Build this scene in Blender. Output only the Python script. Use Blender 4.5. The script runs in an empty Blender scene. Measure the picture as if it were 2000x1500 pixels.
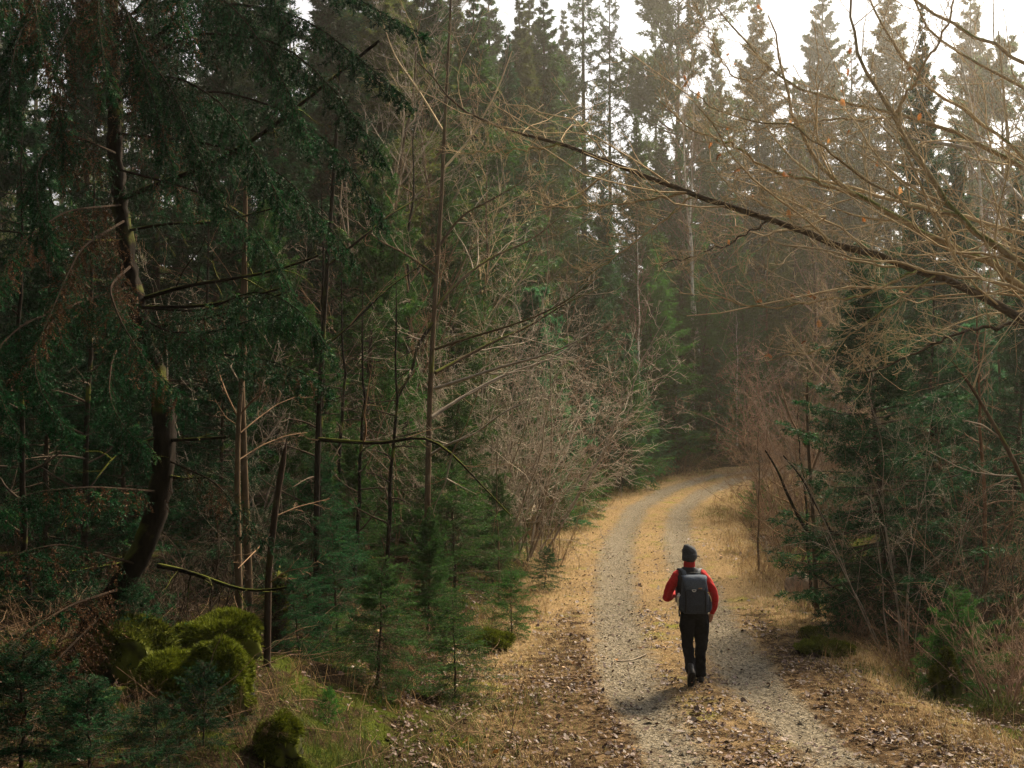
import bpy, bmesh, math, random
import numpy as np

# ------------------------------------------------------------------ camera, sky, sun, exposure
scn = bpy.context.scene
COL = scn.collection
F_PX, CAM_Z, HOR = 2200.0, 3.36, 823.0          # focal length and horizon row in a 2000 x 1500 frame
cam_d = bpy.data.cameras.new('camera'); cam = bpy.data.objects.new('camera', cam_d); COL.objects.link(cam)
cam.location = (0, 0, CAM_Z); cam.rotation_euler = (math.radians(90), 0, 0)
cam_d.sensor_width = 36; cam_d.lens = 36 * F_PX / 2000; cam_d.shift_y = (HOR - 750) / 2000
cam_d.clip_end = 3000; cam_d.clip_start = 0.05
scn.camera = cam

SUN_AZ, SUN_EL = math.radians(38), math.radians(43)
world = bpy.data.worlds.new('World'); scn.world = world; world.use_nodes = True
wn = world.node_tree.nodes; wl = world.node_tree.links
bg = wn['Background']
sky = wn.new('ShaderNodeTexSky'); sky.sky_type = 'NISHITA'; sky.sun_disc = False
sky.sun_elevation = SUN_EL; sky.sun_rotation = SUN_AZ
sky.air_density = 1.0; sky.dust_density = 7.0; sky.ozone_density = 1.0
hs = wn.new('ShaderNodeHueSaturation'); hs.inputs['Saturation'].default_value = 0.15   # thin cloud greys the blue
wl.new(sky.outputs[0], hs.inputs['Color']); wl.new(hs.outputs[0], bg.inputs[0])
bg.inputs[1].default_value = 0.07
sun_d = bpy.data.lights.new('sun', 'SUN'); sun = bpy.data.objects.new('sun', sun_d); COL.objects.link(sun)
sun_d.energy = 5.0; sun_d.angle = math.radians(10); sun_d.color = (1.0, 0.82, 0.56)
sun.rotation_euler = (math.radians(90) - SUN_EL, 0, math.pi - SUN_AZ)
scn.view_settings.view_transform = 'Standard'; scn.view_settings.look = 'None'
scn.view_settings.gamma = 1.0; scn.view_settings.exposure = 1.38
scn.render.engine = 'CYCLES'
scn.cycles.use_denoising = True; scn.cycles.use_adaptive_sampling = True; scn.cycles.adaptive_threshold = .03
scn.cycles.max_bounces = 5; scn.cycles.diffuse_bounces = 3; scn.cycles.glossy_bounces = 2
scn.cycles.transmission_bounces = 3; scn.cycles.transparent_max_bounces = 4; scn.cycles.volume_bounces = 0
scn.cycles.caustics_reflective = False; scn.cycles.caustics_refractive = False

# ------------------------------------------------------------------ small helpers
def nrm(v):
    return v / np.maximum(np.linalg.norm(v, axis=-1, keepdims=True), 1e-9)

def smooth(a, b, x):
    t = np.clip((x - a) / (b - a), 0, 1); return t * t * (3 - 2 * t)

def vnoise(x, y, seed=0):
    x = np.asarray(x, float); y = np.asarray(y, float)
    xi = np.floor(x).astype(np.int64); yi = np.floor(y).astype(np.int64)
    fx = x - xi; fy = y - yi; fx = fx * fx * (3 - 2 * fx); fy = fy * fy * (3 - 2 * fy)
    def h(a, b):
        n = (a * 374761393 + b * 668265263 + seed * 974634777) & 0x7fffffff
        n = ((n ^ (n >> 13)) * 1274126177) & 0x7fffffff
        return ((n ^ (n >> 16)) & 0xffff) / 65535.0
    return (h(xi, yi) * (1 - fx) + h(xi + 1, yi) * fx) * (1 - fy) + (h(xi, yi + 1) * (1 - fx) + h(xi + 1, yi + 1) * fx) * fy

ROAD = np.array([(3.2, -30), (2.8, 0), (2.6, 5), (2.45, 10.9), (2.3, 14.4), (2.62, 19.6), (3.25, 26.7), (3.95, 32.6),
                 (5.4, 41.8), (7.4, 48), (10.0, 53.5), (13.6, 58), (18.5, 61.5), (27, 64.5), (60, 70), (400, 120)], float)

def road_u(x, y):
    """signed distance to the middle of the track, positive to the right of it"""
    p = np.stack([np.asarray(x, float), np.asarray(y, float)], -1)
    best = np.full(p.shape[:-1], 1e9); sg = np.ones(p.shape[:-1])
    for a, b in zip(ROAD[:-1], ROAD[1:]):
        ab = b - a; t = np.clip(((p - a) @ ab) / (ab @ ab), 0, 1)
        q = p - (a + t[..., None] * ab); d = np.linalg.norm(q, axis=-1)
        s = np.sign(ab[1] * (p[..., 0] - a[0]) - ab[0] * (p[..., 1] - a[1]))
        m = d < best; best = np.where(m, d, best); sg = np.where(m, s, sg)
    return best * sg

def ground_z(x, y):
    x = np.asarray(x, float); y = np.asarray(y, float)
    u = road_u(x, y)
    z = 0.048 * np.clip(y - 40, 0, 60) + 1.75 * smooth(8.5, 0, y)
    z = z + (.65 + .40 * smooth(14, 10, y)) * smooth(2.5, 5.3, -u) + 0.05 * np.clip(-u - 6.5, 0, 60) + .10 * np.clip(-u - 12, 0, 50)          # bank and slope on the left
    z = z - 0.22 * smooth(2.2, 3.6, u) + 0.35 * smooth(4.0, 8.0, u) + 0.03 * np.clip(u - 8, 0, 60)
    off = smooth(2.0, 4.0, np.abs(u))
    z = z + off * (0.30 * (vnoise(x * .8, y * .8, 3) - .5) + 0.22 * (vnoise(x * 2.1, y * 2.1, 4) - .5))
    trk = np.exp(-((np.abs(u) - 0.8) / 0.28) ** 2)
    z = z - 0.045 * trk + 0.035 * (vnoise(x * 4, y * 4, 5) - .5) + 0.05 * (vnoise(x * 1.3, y * 1.3, 6) - .5)
    return z

def gz(x, y):
    return float(ground_z(np.array([x]), np.array([y]))[0])

def at(px, py, d):
    """world point seen at a photograph pixel, at distance d along the view"""
    return np.array([(px - 1000) * d / F_PX, d, CAM_Z + (HOR - py) * d / F_PX])

def at_ground(px, d):
    x = (px - 1000) * d / F_PX
    return np.array([x, d, gz(x, d)])

class MB:
    def __init__(s): s.v = []; s.f = []; s.t = []; s.m = []; s.n = 0
    def add(s, V, F, tint=None, mat=0):
        V = np.asarray(V, float).reshape(-1, 3); F = np.asarray(F, np.int64).reshape(-1, 3)
        s.v.append(V); s.f.append(F + s.n); s.n += len(V)
        s.t.append(np.full(len(V), .5) if tint is None else np.broadcast_to(np.asarray(tint, float), (len(V),)))
        s.m.append(np.full(len(F), mat, np.int32))
        return s
    def mesh(s, name, mats, smooth_shade=True):
        V = np.concatenate(s.v); F = np.concatenate(s.f); T = np.concatenate(s.t); Mi = np.concatenate(s.m)
        me = bpy.data.meshes.new(name)
        me.vertices.add(len(V)); me.vertices.foreach_set('co', V.astype(np.float32).ravel())
        me.loops.add(F.size); me.loops.foreach_set('vertex_index', F.astype(np.int32).ravel())
        me.polygons.add(len(F)); me.polygons.foreach_set('loop_start', np.arange(0, F.size, 3, dtype=np.int32))
        me.polygons.foreach_set('loop_total', np.full(len(F), 3, np.int32))
        me.polygons.foreach_set('material_index', Mi)
        me.polygons.foreach_set('use_smooth', np.full(len(F), smooth_shade, bool))
        a = me.attributes.new('tint', 'FLOAT', 'POINT'); a.data.foreach_set('value', T.astype(np.float32))
        for m in (mats if isinstance(mats, (list, tuple)) else [mats]): me.materials.append(m)
        me.update(calc_edges=True)
        return me

def link(name, data, parent=None, loc=None):
    o = bpy.data.objects.new(name, data); COL.objects.link(o)
    if parent is not None: o.parent = parent
    if loc is not None: o.location = loc
    return o

def tag(o, label=None, cat=None, group=None, kind=None):
    if label: o['label'] = label
    if cat: o['category'] = cat
    if group: o['group'] = group
    if kind: o['kind'] = kind
    return o

def thing(name, label, cat, loc=(0, 0, 0), rz=0.0, sc=1.0, group=None):
    o = link(name, None, loc=tuple(loc)); o.rotation_euler = (0, 0, rz)
    o.scale = (sc, sc, sc) if np.isscalar(sc) else sc
    o.empty_display_size = .2
    return tag(o, label, cat, group)

# ------------------------------------------------------------------ geometry: tubes, growth, needles
def tubes(P, R, S=3):
    P = np.asarray(P, float); R = np.asarray(R, float)
    M, N = R.shape
    T = nrm(np.gradient(P, axis=1))
    tm = nrm(T.mean(1))
    ref = np.where((np.abs(tm[:, 2]) < .8)[:, None], np.array([[0, 0, 1.]]), np.array([[1., 0, 0]]))
    A = nrm(np.cross(T, ref[:, None, :])); B = np.cross(T, A)
    k = np.arange(S) * 2 * math.pi / S
    ring = P[:, :, None] + R[:, :, None, None] * (np.cos(k)[None, None, :, None] * A[:, :, None] + np.sin(k)[None, None, :, None] * B[:, :, None])
    V = ring.reshape(-1, 3)
    m = np.arange(M)[:, None, None] * N * S; n = np.arange(N - 1)[None, :, None] * S
    kk = np.arange(S)[None, None, :]; k2 = (kk + 1) % S
    a = m + n + kk; b = m + n + k2; c = a + S; d = b + S
    F = np.concatenate([np.stack([a, b, d], -1).reshape(-1, 3), np.stack([a, d, c], -1).reshape(-1, 3)])
    return V, F

def grow(p0, d, L, N, wig, up, rng):
    M = len(p0); P = np.zeros((M, N, 3)); P[:, 0] = p0; d = nrm(d)
    st = (L / (N - 1))[:, None]
    for j in range(1, N):
        d = d + rng.normal(0, wig, (M, 3)); d[:, 2] += up; d = nrm(d)
        P[:, j] = P[:, j - 1] + d * st
    return P

def spawn(P, R, rng, K, t0=.2, t1=1., ang=(35, 65), L=(.3, .6), N=5, wig=.15, up=.1, rf=.6, taper=.3, decay=.6, rmin=.0015, keep=1.0, bias=None):
    M, Np = R.shape
    t = np.minimum(t0 + (t1 - t0) * ((np.arange(K)[None] + rng.random((M, K))) / K), .999)
    f = t * (Np - 1); i = f.astype(int); fr = (f - i)[..., None]; m = np.arange(M)[:, None]
    a = P[m, i]; b = P[m, i + 1]
    p0 = a * (1 - fr) + b * fr; tn = nrm(b - a); rr = R[m, i] * (1 - fr[..., 0]) + R[m, i + 1] * fr[..., 0]
    pl = np.linalg.norm(np.diff(P, axis=1), axis=-1).sum(1)[:, None]
    v = rng.normal(0, 1, (M, K, 3))
    if bias is not None: v = v + np.asarray(bias)
    v = nrm(v - (v * tn).sum(-1, keepdims=True) * tn)
    an = np.radians(rng.uniform(ang[0], ang[1], (M, K)))[..., None]
    d = np.cos(an) * tn + np.sin(an) * v
    ln = pl * rng.uniform(L[0], L[1], (M, K)) * (1 - decay * t)
    r0 = np.maximum(rr * rf * rng.uniform(.8, 1.1, (M, K)), rmin)
    sel = rng.random((M, K)) < keep
    p0, d, ln, r0 = p0[sel], d[sel], ln[sel], r0[sel]
    Q = grow(p0, d, ln, N, wig, up, rng)
    RR = np.maximum(r0[:, None] * np.linspace(1, taper, N)[None], rmin * .7)
    return Q, RR

def needles(P, rng, K, l, w, ang=(35, 65), tint=None, t0=0.0, upb=0.0, ln=None):
    M, N, _ = P.shape
    t = np.minimum(t0 + (1 - t0) * (np.arange(K)[None] + rng.random((M, K))) / K, .999)
    f = t * (N - 1); i = f.astype(int); fr = (f - i)[..., None]; m = np.arange(M)[:, None]
    a = P[m, i]; b = P[m, i + 1]; p = a * (1 - fr) + b * fr; tn = nrm(b - a)
    v = rng.normal(0, 1, (M, K, 3)); v[..., 2] += upb
    v = nrm(v - (v * tn).sum(-1, keepdims=True) * tn)
    an = np.radians(rng.uniform(ang[0], ang[1], (M, K)))[..., None]
    d = np.cos(an) * tn + np.sin(an) * v
    s = nrm(np.cross(d, rng.normal(0, 1, (M, K, 3))))
    ll = l * rng.uniform(.7, 1.2, (M, K, 1))
    if ln is not None: ll = ll * ln[:, None, None]; s = s * ln[:, None, None]
    V = np.stack([p - s * w / 2, p + s * w / 2, p + d * ll], 2)
    if tint is None: tint = rng.random(M)
    tt = np.clip(np.repeat(np.asarray(tint)[:, None], K, 1) + rng.normal(0, .07, (M, K)), 0, 1)
    return V.reshape(-1, 3), np.arange(M * K * 3).reshape(-1, 3), np.repeat(tt.ravel(), 3)

def polyline(pts, n):
    """smooth resampling of hand-placed points"""
    p = np.asarray(pts, float); s = np.concatenate([[0], np.cumsum(np.linalg.norm(np.diff(p[:, :3], axis=0), axis=1))])
    u = np.linspace(0, s[-1], n); out = np.stack([np.interp(u, s, p[:, k]) for k in range(p.shape[1])], 1)
    for _ in range(2):
        out[1:-1] = .25 * out[:-2] + .5 * out[1:-1] + .25 * out[2:]
    return out

# ------------------------------------------------------------------ materials
def new_mat(name):
    m = bpy.data.materials.new(name); m.use_nodes = True
    nt = m.node_tree; return m, nt, nt.nodes, nt.links, nt.nodes['Principled BSDF']

def ramp(nodes, stops):
    r = nodes.new('ShaderNodeValToRGB'); e = r.color_ramp.elements
    while len(e) < len(stops): e.new(.5)
    for el, (p, c) in zip(e, stops): el.position = p; el.color = (*c, 1)
    return r

def leafy(name, stops, trans=.38, rough=.6, vary=.25, spec=.06):
    m, nt, n, l, b = new_mat(name)
    at_ = n.new('ShaderNodeAttribute'); at_.attribute_name = 'tint'
    r = ramp(n, stops); l.new(at_.outputs['Fac'], r.inputs[0])
    oi = n.new('ShaderNodeObjectInfo'); mr = n.new('ShaderNodeMapRange')
    mr.inputs[3].default_value = 1 - vary; mr.inputs[4].default_value = 1 + vary; l.new(oi.outputs['Random'], mr.inputs[0])
    h = n.new('ShaderNodeHueSaturation'); l.new(r.outputs[0], h.inputs['Color']); l.new(mr.outputs[0], h.inputs['Value'])
    l.new(h.outputs[0], b.inputs['Base Color']); b.inputs['Roughness'].default_value = rough
    b.inputs['Specular IOR Level'].default_value = spec
    tr = n.new('ShaderNodeBsdfTranslucent'); l.new(h.outputs[0], tr.inputs[0])
    mx = n.new('ShaderNodeMixShader'); mx.inputs[0].default_value = trans
    l.new(b.outputs[0], mx.inputs[1]); l.new(tr.outputs[0], mx.inputs[2])
    l.new(mx.outputs[0], n['Material Output'].inputs[0])
    return m

def bark(name, c1, c2, c3=None, scale=8, rough=.85, stretch=.25, bump=.6, vary=.2, moss=0.0):
    m, nt, n, l, b = new_mat(name)
    tc = n.new('ShaderNodeTexCoord'); mp = n.new('ShaderNodeMapping'); mp.inputs['Scale'].default_value = (1, 1, stretch)
    l.new(tc.outputs['Object'], mp.inputs[0])
    no = n.new('ShaderNodeTexNoise'); no.inputs['Scale'].default_value = scale; no.inputs['Detail'].default_value = 6; no.inputs['Roughness'].default_value = .7
    l.new(mp.outputs[0], no.inputs['Vector'])
    st = [(.32, c1), (.62, c2)] + ([(.72, c3)] if c3 else [])
    r = ramp(n, st); l.new(no.outputs['Fac'], r.inputs[0]); out = r.outputs[0]
    if moss > 0:
        n2 = n.new('ShaderNodeTexNoise'); n2.inputs['Scale'].default_value = 2.2; n2.inputs['Detail'].default_value = 5
        l.new(tc.outputs['Object'], n2.inputs['Vector'])
        g = n.new('ShaderNodeNewGeometry'); sx = n.new('ShaderNodeSeparateXYZ'); l.new(g.outputs['Normal'], sx.inputs[0])
        ma = n.new('ShaderNodeMath'); ma.operation = 'MULTIPLY_ADD'; ma.inputs[1].default_value = .22; l.new(sx.outputs['Z'], ma.inputs[0]); l.new(n2.outputs['Fac'], ma.inputs[2])
        mr = n.new('ShaderNodeMapRange'); mr.inputs[1].default_value = .62 - moss * .3; mr.inputs[2].default_value = .75 - moss * .3; l.new(ma.outputs[0], mr.inputs[0])
        mx = n.new('ShaderNodeMix'); mx.data_type = 'RGBA'; l.new(mr.outputs[0], mx.inputs[0]); l.new(out, mx.inputs[6]); mx.inputs[7].default_value = (.075, .085, .015, 1); out = mx.outputs[2]
    oi = n.new('ShaderNodeObjectInfo'); mr2 = n.new('ShaderNodeMapRange'); mr2.inputs[3].default_value = 1 - vary; mr2.inputs[4].default_value = 1 + vary; l.new(oi.outputs['Random'], mr2.inputs[0])
    h = n.new('ShaderNodeHueSaturation'); l.new(out, h.inputs['Color']); l.new(mr2.outputs[0], h.inputs['Value'])
    l.new(h.outputs[0], b.inputs['Base Color']); b.inputs['Roughness'].default_value = 1; b.inputs['Specular IOR Level'].default_value = .04
    bp = n.new('ShaderNodeBump'); bp.inputs['Strength'].default_value = bump; bp.inputs['Distance'].default_value = .02
    l.new(no.outputs['Fac'], bp.inputs['Height']); l.new(bp.outputs[0], b.inputs['Normal'])
    return m

def plain(name, c, rough=.6, c2=None, scale=40, bump=0, spec=.3, metal=0):
    m, nt, n, l, b = new_mat(name)
    b.inputs['Roughness'].default_value = rough; b.inputs['Specular IOR Level'].default_value = spec; b.inputs['Metallic'].default_value = metal
    tc = n.new('ShaderNodeTexCoord'); no = n.new('ShaderNodeTexNoise'); no.inputs['Scale'].default_value = scale; no.inputs['Detail'].default_value = 4
    l.new(tc.outputs['Object'], no.inputs['Vector'])
    r = ramp(n, [(.35, c), (.68, c2 or tuple(x * 1.35 for x in c))]); l.new(no.outputs['Fac'], r.inputs[0]); l.new(r.outputs[0], b.inputs['Base Color'])
    if bump:
        bp = n.new('ShaderNodeBump'); bp.inputs['Strength'].default_value = bump; bp.inputs['Distance'].default_value = .01
        l.new(no.outputs['Fac'], bp.inputs['Height']); l.new(bp.outputs[0], b.inputs['Normal'])
    return m

M = {}
M['spruce'] = leafy('spruce_needles', [(0, (.009, .030, .008)), (.45, (.024, .076, .015)), (.85, (.050, .118, .020)), (1, (.09, .14, .028))])
M['spruce_shaded'] = leafy('shaded_spruce_needles', [(0, (.004, .022, .008)), (.5, (.010, .056, .019)), (.9, (.022, .100, .030)), (1, (.05, .12, .03))])  # needle green darkened to paint in the shade of the wood
M['spruce_shaded_left'] = leafy('left_shaded_spruce_needles', [(0, (.003, .015, .006)), (.5, (.007, .038, .014)), (.9, (.018, .085, .028)), (1, (.05, .11, .03))], trans=.25)  # darker copy: gloom of the left side put into the needle colour
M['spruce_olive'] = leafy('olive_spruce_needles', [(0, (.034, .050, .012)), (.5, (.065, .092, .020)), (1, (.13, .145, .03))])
M['spruce_young'] = leafy('young_spruce_needles', [(0, (.012, .055, .010)), (.5, (.032, .130, .019)), (1, (.08, .21, .030))], trans=.48)
M['pine'] = leafy('pine_needles', [(0, (.018, .070, .030)), (.5, (.042, .135, .058)), (1, (.09, .21, .09))], trans=.5)
M['pine_pale'] = leafy('pale_pine_needles', [(0, (.04, .075, .022)), (.5, (.075, .125, .036)), (1, (.13, .18, .055))])
M['dead'] = leafy('dead_brown_needles', [(0, (.045, .022, .012)), (.5, (.095, .048, .022)), (1, (.17, .09, .04))], trans=.15)
M['bark_spruce'] = bark('spruce_bark', (.018, .013, .010), (.055, .038, .028), (.10, .085, .06), scale=14, moss=.25)
M['bark_dark'] = bark('dark_bark', (.006, .005, .004), (.018, .014, .011), (.034, .028, .021), scale=12, moss=.15)
M['bough_wood'] = bark('bough_bark', (.010, .007, .005), (.028, .018, .012), scale=12)
M['bark_far'] = bark('far_bark', (.05, .038, .028), (.11, .085, .065), scale=10)
M['bark_alder'] = bark('alder_bark', (.05, .034, .022), (.11, .078, .05), (.22, .19, .14), scale=11, moss=.15)
M['bark_pine'] = bark('pine_bark', (.10, .050, .026), (.20, .10, .05), scale=10)
M['bark_oak'] = bark('oak_bark', (.15, .105, .055), (.34, .25, .135), (.48, .40, .26), scale=16, stretch=1, moss=.12)
M['bark_oak_dark'] = bark('dark_oak_bark', (.030, .021, .014), (.085, .062, .040), (.28, .24, .18), scale=22, stretch=1, bump=.9)
M['twig_tan'] = bark('tan_twig_bark', (.30, .22, .125), (.48, .38, .235), (.58, .49, .34), scale=6, stretch=1, bump=.1)
M['twig_pale'] = bark('pale_twig_bark', (.17, .14, .11), (.33, .28, .22), (.46, .42, .35), scale=5, stretch=1, bump=.1)
M['twig_brown'] = bark('brown_twig_bark', (.10, .062, .040), (.22, .145, .09), (.31, .23, .15), scale=5, stretch=1, bump=.1)
M['twig_red'] = bark('reddish_twig_bark', (.15, .092, .068), (.28, .19, .14), (.38, .29, .22), scale=5, stretch=1, bump=.1)
M['twig_dark'] = bark('dark_twig_bark', (.028, .021, .016), (.07, .052, .038), (.13, .11, .085), scale=5, stretch=1, bump=.1)

def birch_mat():
    m, nt, n, l, b = new_mat('birch_bark')
    tc = n.new('ShaderNodeTexCoord'); mp = n.new('ShaderNodeMapping'); mp.inputs['Scale'].default_value = (2, 2, 9)
    l.new(tc.outputs['Object'], mp.inputs[0])
    no = n.new('ShaderNodeTexNoise'); no.inputs['Scale'].default_value = 1.3; no.inputs['Detail'].default_value = 5; l.new(mp.outputs[0], no.inputs['Vector'])
    r = ramp(n, [(.36, (.05, .045, .04)), (.43, (.50, .46, .40)), (.7, (.68, .65, .60))]); l.new(no.outputs['Fac'], r.inputs[0])
    l.new(r.outputs[0], b.inputs['Base Color']); b.inputs['Roughness'].default_value = .7
    return m
M['birch'] = birch_mat()
M['moss'] = leafy('moss', [(0, (.03, .042, .005)), (.5, (.095, .118, .011)), (1, (.21, .235, .024))], trans=.2, vary=.15)
M['moss_deep'] = leafy('deep_moss', [(0, (.022, .034, .006)), (.5, (.065, .080, .010)), (1, (.14, .15, .02))], trans=.2, vary=.15)
M['grass'] = leafy('dry_grass', [(0, (.10, .125, .025)), (.16, (.17, .16, .055)), (.42, (.28, .21, .105)), (.75, (.42, .33, .18)), (1, (.15, .085, .045))], trans=.3, vary=0, rough=.7)
M['grass_green'] = leafy('green_grass', [(0, (.022, .048, .008)), (.5, (.05, .080, .014)), (1, (.13, .125, .035))], trans=.3, vary=0)
M['straw'] = leafy('tall_straw', [(0, (.11, .065, .03)), (.5, (.24, .155, .07)), (1, (.40, .30, .15))], trans=.25, vary=0, rough=.7)
M['litter'] = leafy('fallen_leaves', [(0, (.036, .020, .016)), (.35, (.066, .037, .029)), (.6, (.115, .066, .050)), (.8, (.17, .115, .092)), (.94, (.24, .19, .16)), (1, (.30, .14, .04))], trans=.1, vary=0, rough=.6, spec=.2)
M['oak_leaf'] = leafy('brown_oak_leaf', [(0, (.20, .075, .022)), (.5, (.36, .15, .05)), (1, (.48, .26, .11))], trans=.4, vary=.2)
M['pebble'] = leafy('pebbles', [(0, (.06, .053, .042)), (.5, (.16, .14, .108)), (1, (.31, .28, .225))], trans=0, vary=0, rough=.75)
M['rock'] = bark('grey_rock', (.016, .015, .012), (.040, .038, .030), (.075, .07, .055), scale=6, stretch=1, moss=.7)
M['rock_pale'] = bark('pale_rock', (.10, .085, .065), (.20, .17, .13), (.28, .25, .20), scale=4, stretch=1)

def ground_mat():
    m, nt, n, l, b = new_mat('track_and_forest_floor')
    def attr(nm):
        a = n.new('ShaderNodeAttribute'); a.attribute_name = nm; return a.outputs['Fac']
    g = n.new('ShaderNodeNewGeometry'); pos = g.outputs['Position']
    def noise(sc, det=5, ro=.6):
        x = n.new('ShaderNodeTexNoise'); x.inputs['Scale'].default_value = sc; x.inputs['Detail'].default_value = det; x.inputs['Roughness'].default_value = ro
        l.new(pos, x.inputs['Vector']); return x.outputs['Fac']
    def mrange(v, a, b_, c=0, d=1):
        x = n.new('ShaderNodeMapRange'); x.inputs[1].default_value = a; x.inputs[2].default_value = b_; x.inputs[3].default_value = c; x.inputs[4].default_value = d
        l.new(v, x.inputs[0]); return x.outputs[0]
    def math_(op, a, b_):
        x = n.new('ShaderNodeMath'); x.operation = op
        for k, v in enumerate((a, b_)):
            if isinstance(v, (int, float)): x.inputs[k].default_value = v
            else: l.new(v, x.inputs[k])
        return x.outputs[0]
    def mix(f, a, b_):
        x = n.new('ShaderNodeMix'); x.data_type = 'RGBA'; l.new(f, x.inputs[0])
        for k, v in ((6, a), (7, b_)):
            if isinstance(v, tuple): x.inputs[k].default_value = (*v, 1)
            else: l.new(v, x.inputs[k])
        return x.outputs[2]
    vo = n.new('ShaderNodeTexVoronoi'); vo.inputs['Scale'].default_value = 34; l.new(pos, vo.inputs['Vector'])
    bw = n.new('ShaderNodeRGBToBW'); l.new(vo.outputs['Color'], bw.inputs[0])
    gr = ramp(n, [(.1, (.052, .044, .034)), (.45, (.128, .110, .082)), (.9, (.22, .19, .145))]); l.new(bw.outputs[0], gr.inputs[0])
    fine = noise(26, 6, .75); mid = noise(3.2); big = noise(.7)
    st = ramp(n, [(.30, (.060, .038, .022)), (.46, (.165, .110, .058)), (.60, (.27, .195, .105)), (.75, (.40, .31, .18))]); l.new(fine, st.inputs[0])
    stg = ramp(n, [(.3, (.07, .08, .015)), (.7, (.22, .20, .05))]); l.new(fine, stg.inputs[0])
    strw = mix(mrange(noise(1.1), .56, .68), st.outputs[0], stg.outputs[0])
    ltv = n.new('ShaderNodeTexVoronoi'); ltv.inputs['Scale'].default_value = 13; l.new(pos, ltv.inputs['Vector'])
    bw2 = n.new('ShaderNodeRGBToBW'); l.new(ltv.outputs['Color'], bw2.inputs[0])
    lt = ramp(n, [(.1, (.018, .012, .008)), (.5, (.058, .038, .022)), (.9, (.13, .088, .05))]); l.new(bw2.outputs[0], lt.inputs[0])
    fl = ramp(n, [(.35, (.012, .010, .006)), (.55, (.035, .024, .014)), (.75, (.07, .045, .025))]); l.new(fine, fl.inputs[0])
    mo = ramp(n, [(.3, (.018, .025, .005)), (.7, (.055, .066, .012))]); l.new(fine, mo.inputs[0])
    floor = mix(mrange(noise(1.6), .5, .6), fl.outputs[0], mo.outputs[0])
    c = mix(mrange(math_('ADD', attr('track'), math_('MULTIPLY', math_('ADD', math_('SUBTRACT', mid, .5), math_('MULTIPLY', math_('SUBTRACT', fine, .5), .9)), 1.1)), .38, .76), strw, gr.outputs[0])
    c = mix(mrange(math_('ADD', attr('leaf'), math_('MULTIPLY', math_('SUBTRACT', mid, .5), 1.3)), .45, .7), c, lt.outputs[0])
    c = mix(mrange(math_('ADD', attr('forest'), math_('MULTIPLY', math_('SUBTRACT', big, .5), .7)), .4, .65), c, floor)
    l.new(c, b.inputs['Base Color']); b.inputs['Roughness'].default_value = 1; b.inputs['Specular IOR Level'].default_value = 0
    bp = n.new('ShaderNodeBump'); bp.inputs['Strength'].default_value = .8; bp.inputs['Distance'].default_value = .03
    hh = math_('ADD', math_('MULTIPLY', vo.outputs['Distance'], .7), fine); l.new(hh, bp.inputs['Height']); l.new(bp.outputs[0], b.inputs['Normal'])
    return m
M['ground'] = ground_mat()

# ------------------------------------------------------------------ the ground: one sheet to the horizon
def build_ground():
    xs = np.concatenate([[-600, -350, -200, -130, -90], np.arange(-60, -14, 2.5), np.arange(-14, 12, .2), np.arange(12, 30, .8), np.arange(30, 70, 3), [90, 140, 250, 400, 600]])
    ys = np.concatenate([[-400, -200, -80, -40, -20], np.arange(-10, 6, 1.5), np.arange(6, 34, .2), np.arange(34, 72, .5), np.arange(72, 110, 3), [125, 150, 200, 300, 450, 600, 780]])
    X, Y = np.meshgrid(xs, ys); Z = ground_z(X, Y)
    Z = np.where((Y > 110) | (np.abs(X) > 80), np.minimum(Z, 5.0), Z)
    ny, nx = X.shape; V = np.stack([X, Y, Z], -1).reshape(-1, 3)
    i = np.arange(ny - 1)[:, None] * nx + np.arange(nx - 1)[None]
    F = np.concatenate([np.stack([i, i + 1, i + nx + 1], -1).reshape(-1, 3), np.stack([i, i + nx + 1, i + nx], -1).reshape(-1, 3)])
    mb = MB(); mb.add(V, F); me = mb.mesh('ground', M['ground'])
    u = road_u(X, Y).ravel(); y = Y.ravel()
    tr = .66 * smooth(1.65, 1.05, np.abs(u)) + .30 * np.exp(-((np.abs(u) - .8) / .34) ** 2) - .58 * np.exp(-(u / .34) ** 2)
    lf = .74 * smooth(24, 9, y) + .45 * smooth(2.6, 1.6, np.abs(u)) * smooth(1.0, 1.5, np.abs(u)) * smooth(40, 16, y) - .30 * np.exp(-((np.abs(u) - .8) / .4) ** 2)
    fo = smooth(2.1, 3.3, -u) * (u < 0) + smooth(2.2, 3.6, u) * (u > 0)
    for nm, a in (('track', tr), ('leaf', lf), ('forest', fo)):
        at_ = me.attributes.new(nm, 'FLOAT', 'POINT'); at_.data.foreach_set('value', a.astype(np.float32))
    tag(link('ground', me), 'gravel track with straw verges and leaf litter through forest floor', None, kind='structure')
build_ground()

# ------------------------------------------------------------------ prototypes: trees that are copied
PROTO = {}

def trunk_poly(rng, H, N=14, wob=.02, lean=(0, 0)):
    z = np.linspace(-.25, H, N); s = np.clip(z / H, 0, 1)
    x = np.cumsum(rng.normal(0, wob, N)) * .6; y = np.cumsum(rng.normal(0, wob, N)) * .6
    return np.stack([x - x[1] + lean[0] * s, y - y[1] + lean[1] * s, z], 1)

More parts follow.
